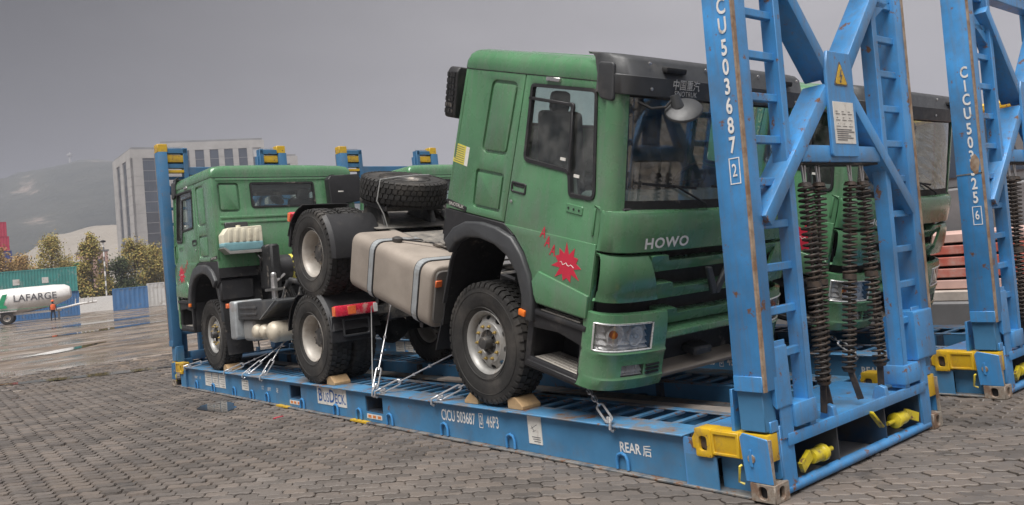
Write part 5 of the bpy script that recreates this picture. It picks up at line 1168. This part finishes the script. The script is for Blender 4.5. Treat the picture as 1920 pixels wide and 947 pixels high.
# workman
def person(x, y, label):
    P_ = empty('person', (x, y, 0))
    me = bpy.data.meshes.new('body'); V = [(0, 0, .95), (0, 0, 1.2), (0, 0, 1.42), (0, 0, 1.52), (0, 0, 1.64), (0, 0, 1.74), (.09, 0, .88), (.12, -.08, .48), (.12, 0, .08), (.12, -.12, .05), (-.09, 0, .88), (-.13, .1, .48), (-.13, .16, .10), (-.13, .05, .05), (.2, 0, 1.38), (.27, .03, 1.12), (.25, -.12, .90), (-.2, 0, 1.38), (-.27, -.03, 1.12), (-.25, -.2, .92)]
    Ed = [(0, 1), (1, 2), (2, 3), (3, 4), (4, 5), (0, 6), (6, 7), (7, 8), (8, 9), (0, 10), (10, 11), (11, 12), (12, 13), (2, 14), (14, 15), (15, 16), (2, 17), (17, 18), (18, 19)]
    me.from_pydata(V, Ed, []); me.materials.append(MATS['cloth_dark']); o = obj('body', me, P_); md = o.modifiers.new('skin', 'SKIN')
    rad = [.15, .16, .15, .06, .1, .08, .1, .075, .055, .05, .1, .075, .055, .05, .075, .055, .045, .075, .055, .045]
    for sv, r in zip(me.skin_vertices[0].data, rad): sv.radius = (r, r*.8)
    me.skin_vertices[0].data[0].use_root = True; o.modifiers.new('sub', 'SUBSURF').render_levels = 1
    MB().lathe([(.19, .98), (.21, 1.1), (.215, 1.3), (.19, 1.43), (.09, 1.47)], (0, 0, 0), 'z', 14, cap=False).build('vest', 'vest', P_)
    MB().lathe([(.125, 1.70), (.12, 1.78), (.07, 1.84), (0, 1.86)], (0, 0, 0), 'z', 12).build('helmet', 'vest', P_)
    tag(P_, label, 'person'); return P_
person(9.35, 76.6, 'person in an orange vest and helmet walking past the tanker')
# lamp post
lp = empty('lamp_post', (20.4, 106.2, 0))
mb = MB()
for k in range(14): mb2 = MB().lathe([(.09, .6*k), (.09, .6*k+.6)], (0, 0, 0), 'z', 10); mb2.build('pole_band', 'white_paint' if k % 2 else 'machine_grey', lp)
MB().lathe([(.1, 8.35), (.3, 8.4), (.32, 8.55), (.12, 8.65)], (0, 0, 0), 'z', 12).build('lamp_head', 'deep_black', lp)
tag(lp, 'slim banded lamp post between the autumn trees', 'lamp post')
sg = MB().box(25.3, 26.9, 150, 150.3, 6.4, 8.2).build('roof_sign', 'tanker_green'); MB().box(25.3, 26.9, 149.98, 150.0, 7.9, 8.3).build('sign_edge', 'white_paint', sg); MB().box(26.0, 26.2, 150.05, 150.25, 0, 6.4).build('sign_post', 'machine_grey', sg); tag(sg, 'small green sign board behind the lamp post', 'sign')
ho = MB().box(27.2, 31, 150, 156, 0, 9.5).build('brick_house', 'pink_steel'); MB().box(27.0, 31.2, 149.9, 156.1, 9.5, 9.8).build('roof', 'facade_dark', ho)
for k in range(3):
    for j in range(2): MB().box(27.7+1.6*j, 28.5+1.6*j, 149.97, 150.0, 2.0+2.4*k, 3.4+2.4*k).build('window', 'pane', ho)
tag(ho, 'dull pinkish house behind the lamp post', 'house')
# trees
def leafmat(name, cols):
    m = bpy.data.materials.new(name); m.use_nodes = True; n = m.node_tree; b = n.nodes['Principled BSDF']; g = n.nodes.new('ShaderNodeNewGeometry'); cr = n.nodes.new('ShaderNodeValToRGB'); e = cr.color_ramp.elements
    e[0].color = cols[0]+(1,); e[1].color = cols[-1]+(1,)
    for i, c_ in enumerate(cols[1:-1]): k = e.new((i+1)/(len(cols)-1)); k.color = c_+(1,)
    n.links.new(g.outputs['Random Per Island'], cr.inputs[0]); n.links.new(cr.outputs[0], b.inputs['Base Color']); b.inputs['Roughness'].default_value = .85; b.inputs['Specular IOR Level'].default_value = .1; MATS[name] = m
leafmat('leaf_autumn', [(.15, .145, .05), (.25, .22, .07), (.33, .26, .08), (.29, .19, .07)])
leafmat('leaf_brown', [(.20, .13, .055), (.31, .185, .075), (.28, .21, .08)])
leafmat('leaf_dark', [(.03, .045, .025), (.05, .065, .03), (.08, .085, .035)])
def tree(x, y, h, wd, m, label, shape='round', n=1500, seed=0):
    wd *= 1.15; h *= 1.06; n = int(n*2.6)
    rd = random.Random(seed); T = empty('tree', (x, y, 0)); tr = MB().tube([(0, 0, 0), (.05, .02, h*.3), (-.03, .05, h*.6), (0, 0, h*.92)], [h*.022, h*.017, h*.011, h*.003], 8)
    cl = []
    for k in range(34):
        t = rd.uniform(.16, .97); 
        prof = math.sin(math.pi*min(1, (t-.05)/.95)**.8)**.75 if shape == 'round' else (1-t)**.6*(1.1 if t > .2 else .8)
        a = rd.uniform(0, 6.28); r = wd*prof*rd.uniform(.35, 1)*.8; c = Vector((r*math.cos(a), r*math.sin(a), h*t)); cl.append((c, wd*rd.uniform(.2, .36)*(.6+.5*prof)))
        if k < 12: tr.tube([(0, 0, max(.4, h*t-.7*r-.4)), (c.x*.5, c.y*.5, h*t-.3*r), tuple(c)], [h*.008, h*.006, h*.002], 5)
    tr.build('trunk', 'bark', T); mb = MB()
    for k in range(n):
        c, r = rd.choice(cl); d = Vector((rd.gauss(0, .55), rd.gauss(0, .55), rd.gauss(0, .75)))*r; p = c+d; s_ = rd.uniform(.09, .19)
        ax = Vector((rd.gauss(0, 1), rd.gauss(0, 1), rd.gauss(0, 1))).normalized(); bx = ax.orthogonal().normalized()
        mb.add([p-ax*s_, p+bx*s_*.7, p+ax*s_, p-bx*s_*.7], [(0, 1, 2, 3)])
    me = bpy.data.meshes.new('crown'); me.from_pydata(mb.v, [], mb.f); me.materials.append(MATS[m]); obj('crown', me, T); tag(T, label, 'tree', 'autumn trees along the yard edge'); return T
for k, a in enumerate((
    (20.6, 114.3, 9.3, 2.5, 'leaf_autumn', 'tall pointed yellow green tree beside the lamp post', 'cone', 3200),
    (19.7, 134.9, 10.6, 3.2, 'leaf_autumn', 'broad yellow green tree above the sea green container', 'round', 2800),
    (26.9, 118.0, 8.6, 2.6, 'leaf_autumn', 'yellow leafed tree before the tower block', 'round', 2600),
    (24.3, 116.0, 6.2, 2.4, 'leaf_dark', 'dark low tree beside the banded lamp post', 'round', 2200),
    (29.6, 119.0, 7.6, 2.4, 'leaf_autumn', 'loose yellow tree behind the off white container', 'round', 2200),
    (12.2, 128.0, 8.8, 3.0, 'leaf_brown', 'red brown tree under the stacked containers', 'round', 2600),
    (14.5, 131.0, 8.0, 2.8, 'leaf_brown', 'russet tree left of the broad yellow one', 'round', 2200),
    (16.9, 140.0, 8.4, 2.6, 'leaf_brown', 'brownish tree between russet and yellow trees', 'round', 2200),
    (22.9, 142.0, 8.2, 2.6, 'leaf_autumn', 'pale tree behind the tall pointed one', 'round', 1800),
    (9.3, 127.0, 8.2, 2.8, 'leaf_brown', 'rust coloured tree behind the tanker tail', 'round', 1800),
    (32.5, 121.0, 8.0, 2.6, 'leaf_autumn', 'yellow tree showing through the rack ladder', 'round', 1800))): tree(*a, seed=k+1)
hd = MB(); rd = random.Random(4)
for k in range(2600):
    x = rd.uniform(8, 32); p = Vector((x, 112.5+rd.uniform(-1, 1)-(x-16)*.2+2, 1.2+rd.random()*1.6)); ax = Vector((rd.gauss(0, 1), rd.gauss(0, 1), rd.gauss(0, 1))).normalized(); bx = ax.orthogonal().normalized(); s_ = rd.uniform(.12, .24); hd.add([p-ax*s_, p+bx*s_*.7, p+ax*s_, p-bx*s_*.7], [(0, 1, 2, 3)])
me = bpy.data.meshes.new('hedge'); me.from_pydata(hd.v, [], hd.f); me.materials.append(MATS['leaf_dark']); o = obj('hedge', me, None); tag(o, 'dark hedge running under the autumn trees', 'hedge', None, 'stuff')
# ---------------------------------------------------------------- tower blocks
def tower(name, W_, D_, H_, bays_f, bays_s, label, fl=3.6, dark_top=0):
    """local: front along +X at y = 0 facing -Y, depth +Y"""
    T = empty(name); cr = MB().box(.4, W_-.4, .4, D_-.4, 0, H_-.3).build('core', 'spandrel', T)
    MB().box(0, W_, 0, D_, H_-3.0, H_).build('parapet', 'facade', T)
    MB().box(.6, W_-.6, .6, D_-.6, H_, H_+.8).build('roof_plinth', 'facade_dark', T)
    def face(total, bays, P):
        n = len(bays); x = 0
        for kind, wd in bays:
            w_ = wd*total
            if kind == 'p':
                mb = MB(); nz_ = int((H_-3)/3.0)
                for k in range(nz_): z0 = (H_-3)*k/nz_; mb.add(*P(x, x+w_, -.0, z0+.04, (H_-3)*(k+1)/nz_-.04, .7))
                mb.add(*P(x+.05, x+w_-.05, .12, 0, H_-3, .6)); mb.build('pier', 'facade', T)
            else:
                z = 0; k = 0
                while z < H_-3.2:
                    m_ = kind if not (kind == 'pane' and (k*7+int(x*3)) % 11 == 0) else 'pane_light'
                    if kind == 'mix': m_ = 'pane' if z > H_*.55 else ('pane_light' if (k in (1, 3, 5) or (k*5+3) % 7 == 0) and z < H_*.3 else 'spandrel')
                    nsub = max(1, int(w_/1.6))
                    for q in range(nsub): MB().add(*P(x+w_*q/nsub+.06, x+w_*(q+1)/nsub-.06, .30+.04*((q+k) % 2), z+.1, min(z+fl-.1, H_-3.05), .36)).build('window', m_, T)
                    MB().add(*P(x, x+w_, .26, min(z+fl-.12, H_-3.1), min(z+fl+.1, H_-3.0), .35)).build('sill', 'facade_dark', T)
                    z += fl; k += 1
            x += w_
    def Pf(x0, x1, d, z0, z1, d2): m = MB().box(x0, x1, d, d2, z0, z1); return m.v, m.f
    def Ps(x0, x1, d, z0, z1, d2): m = MB().box(d, d2, D_-x1, D_-x0, z0, z1); return m.v, m.f
    face(W_, bays_f, Pf); face(D_, bays_s, Ps)
    tag(T, label, 'building'); return T
b = tower('tower_block', 17.5, 30, 50.5, (('p', .22), ('mix', .46), ('p', .32)), (('p', .22), ('spandrel', .18), ('p', .16), ('spandrel', .2), ('p', .24)), 'grey stone tower block with dark glass front and narrow slit side')
put(b, 71.7, 287.2, 0, -3)
bays = []
for k in range(7): bays += [('p', .055), ('pane', .083)]
bays.append(('p', 1-.138*7))
b = tower('tower_block', 38, 18, 57.0, bays, (('p', .5), ('spandrel', .5)), 'wide grey office block with rows of tall window strips'); put(b, 88.5, 312, 0, -19.5)
b = tower('tower_block', 15, 14, 51.0, (('pane', .3), ('p', .2), ('pane', .3), ('p', .2)), (('p', .5), ('spandrel', .5)), 'lower grey wing at the end of the wide office block'); put(b, 124.5, 306, 0, -19.5)
# ---------------------------------------------------------------- hills
def hillmat(name, a, b_, c_, sc):
    m = bpy.data.materials.new(name); m.use_nodes = True; n = m.node_tree; bs = n.nodes['Principled BSDF']; t = n.nodes.new('ShaderNodeTexCoord'); bs.inputs['Roughness'].default_value = .95
    def N(s): k = n.nodes.new('ShaderNodeTexNoise'); k.inputs['Scale'].default_value = s; k.inputs['Detail'].default_value = 9; k.inputs['Roughness'].default_value = .65; n.links.new(t.outputs['Object'], k.inputs['Vector']); return k.outputs[0]
    cr = n.nodes.new('ShaderNodeValToRGB'); e = cr.color_ramp.elements; e[0].position = .35; e[0].color = a+(1,); e[1].position = .62; e[1].color = b_+(1,); k = e.new(.70); k.color = c_+(1,)
    n.links.new(N(sc), cr.inputs[0]); n.links.new(cr.outputs[0], bs.inputs['Base Color']); bp = n.nodes.new('ShaderNodeBump'); bp.inputs['Distance'].default_value = 6; n.links.new(N(sc*7), bp.inputs['Height']); n.links.new(bp.outputs[0], bs.inputs['Normal']); MATS[name] = m
hillmat('forest_hill', (.022, .028, .024), (.06, .062, .05), (.24, .19, .16), .011)
hillmat('bare_hill', (.27, .235, .19), (.33, .29, .24), (.36, .32, .28), .012)
def hill(name, prof, y0, y1, dep, m, rough, label, seed):
    """prof: (x, height) crest line at depth y0; slopes down towards the camera over dep"""
    rd = random.Random(seed); xs = [p[0] for p in prof]; N = 150; rows = []
    def H(x):
        for (xa, ha), (xb, hb) in zip(prof, prof[1:]):
            if xa <= x <= xb: t = (x-xa)/(xb-xa); t = t*t*(3-2*t); return ha+(hb-ha)*t
        return 0
    from mathutils import noise
    for j in range(40):
        t = j/39; row = []
        for i in range(N):
            x = xs[0]+(xs[-1]-xs[0])*i/(N-1); h = H(x); k = math.sin(t*math.pi/2)**1.15 if t < .8 else math.sin(.8*math.pi/2)**1.15+(1-math.sin(.8*math.pi/2)**1.15)*math.sin((t-.8)/.2*math.pi/2)
            z = h*k+noise.noise(Vector((x*.012, t*5, seed)))*rough*k*(1-.5*t)+noise.noise(Vector((x*.05, t*20, seed)))*rough*.25*k+(noise.noise(Vector((x*.3, t*60, seed)))*rough*.06)
            row.append((x, y0-dep*(1-t), z))
        rows.append(row)
    rows.append([(x, y0+200, 0) for x, y, z in rows[-1]])
    o = MB().grid(rows).build(name, m, smooth=180); tag(o, label, None, None, 'structure'); return o
hill('hill', [(-1200, 10), (-500, 60), (-120, 88), (60, 116), (130, 144), (165, 160), (200, 172), (235, 174), (275, 170), (320, 160), (420, 140), (600, 100), (900, 60), (1500, 20)], 1175, 0, 620, 'forest_hill', 17, 'wooded hill behind the yard', 1)
hill('hill', [(-100, 0), (60, 18), (95, 37), (120, 51), (150, 57), (180, 54), (240, 30), (330, 0)], 690, 0, 220, 'bare_hill', 3, 'smooth bare slope below the wooded hill', 2)
mt = MB().lathe([(2.0, 170), (1.6, 189), (3.6, 189.5), (3.8, 192), (1.5, 192.6), (.6, 193), (.4, 194.5)], (230, 1172, 0), 'z', 10).build('hill_tower', 'concrete'); tag(mt, 'small lookout tower on the hill crest', 'tower')
# ---------------------------------------------------------------- behind the second rack
st = empty('beam_stack', (8.2, 1.0, 0))
for k in range(5): MB().box(0, 2.6, -1.0+.05*k, 3.8, .62+.17*k, .75+.17*k).build('beam', 'red_steel' if k in (1, 2, 3) else 'pink_steel', st, .01)
MB().box(-.2, 2.8, -1.4, 4.0, .46, .60).build('timber_deck', 'plank_grey', st, .01)
tag(st, 'stack of faded red steel beams behind the second rack', 'beam stack')
cb = MB().box(7.9, 11.0, -.8, 5.2, 0, .455).build('concrete_plinth', 'machine_grey', None, .03); tag(cb, 'grey plinth carrying the red beams', 'plinth')
mc = empty('loader', (12.6, 3.2, 0))
MB().prism(fillet([(-2.4, .7), (2.6, .7), (2.8, 1.9), (1.2, 2.2), (-2.2, 2.2)], .1), 'x', -1.2, 1.2).build('body', 'machine_grey', mc, .04)
MB().prism(fillet([(-1.3, 2.2), (1.0, 2.2), (.7, 3.5), (-1.0, 3.5)], .08), 'x', -1.0, 1.0).build('cab', 'machine_grey', mc, .04)
MB().prism([(-1.1, 2.4), (.8, 2.4), (.6, 3.35), (-.85, 3.35)], 'x', -1.03, 1.03).build('cab_window', 'pane', mc)
MB().box(-1.1, 1.1, -1.25, .95, 3.5, 3.66).build('roof', 'yellow', mc, .04)
MB().tube([(-.7, -2.3, 2.3), (-.7, -1.9, 2.9), (-.7, -1.2, 3.0), (-.7, -.7, 2.75)], .22, 14).build('exhaust_duct', 'rim_grey', mc)
for x in (-1.2, 1.2):
    for y in (-1.5, 1.6): MB().lathe([(.3, -.22), (.62, -.24), (.70, -.1), (.70, .1), (.62, .24), (.3, .22)], (x, y, .7), 'x', 24).build('wheel', 'rubber', mc)
tag(mc, 'grey loader with a yellow roof behind the beam stack', 'loader')
# ---------------------------------------------------------------- haze over the far ground
hz = MB().box(-1600, 1900, -260, 1700, -1.2, 215).build('haze', 'concrete', smooth=0); hm = bpy.data.materials.new('haze'); hm.use_nodes = True; n = hm.node_tree; n.nodes.clear()
o_ = n.nodes.new('ShaderNodeOutputMaterial'); pv = n.nodes.new('ShaderNodeVolumePrincipled'); pv.inputs['Color'].default_value = (.78, .81, .94, 1); pv.inputs['Density'].default_value = .00065; pv.inputs['Anisotropy'].default_value = .2; n.links.new(pv.outputs[0], o_.inputs['Volume'])
hz.data.materials.clear(); hz.data.materials.append(hm); tag(hz, kind='stuff')
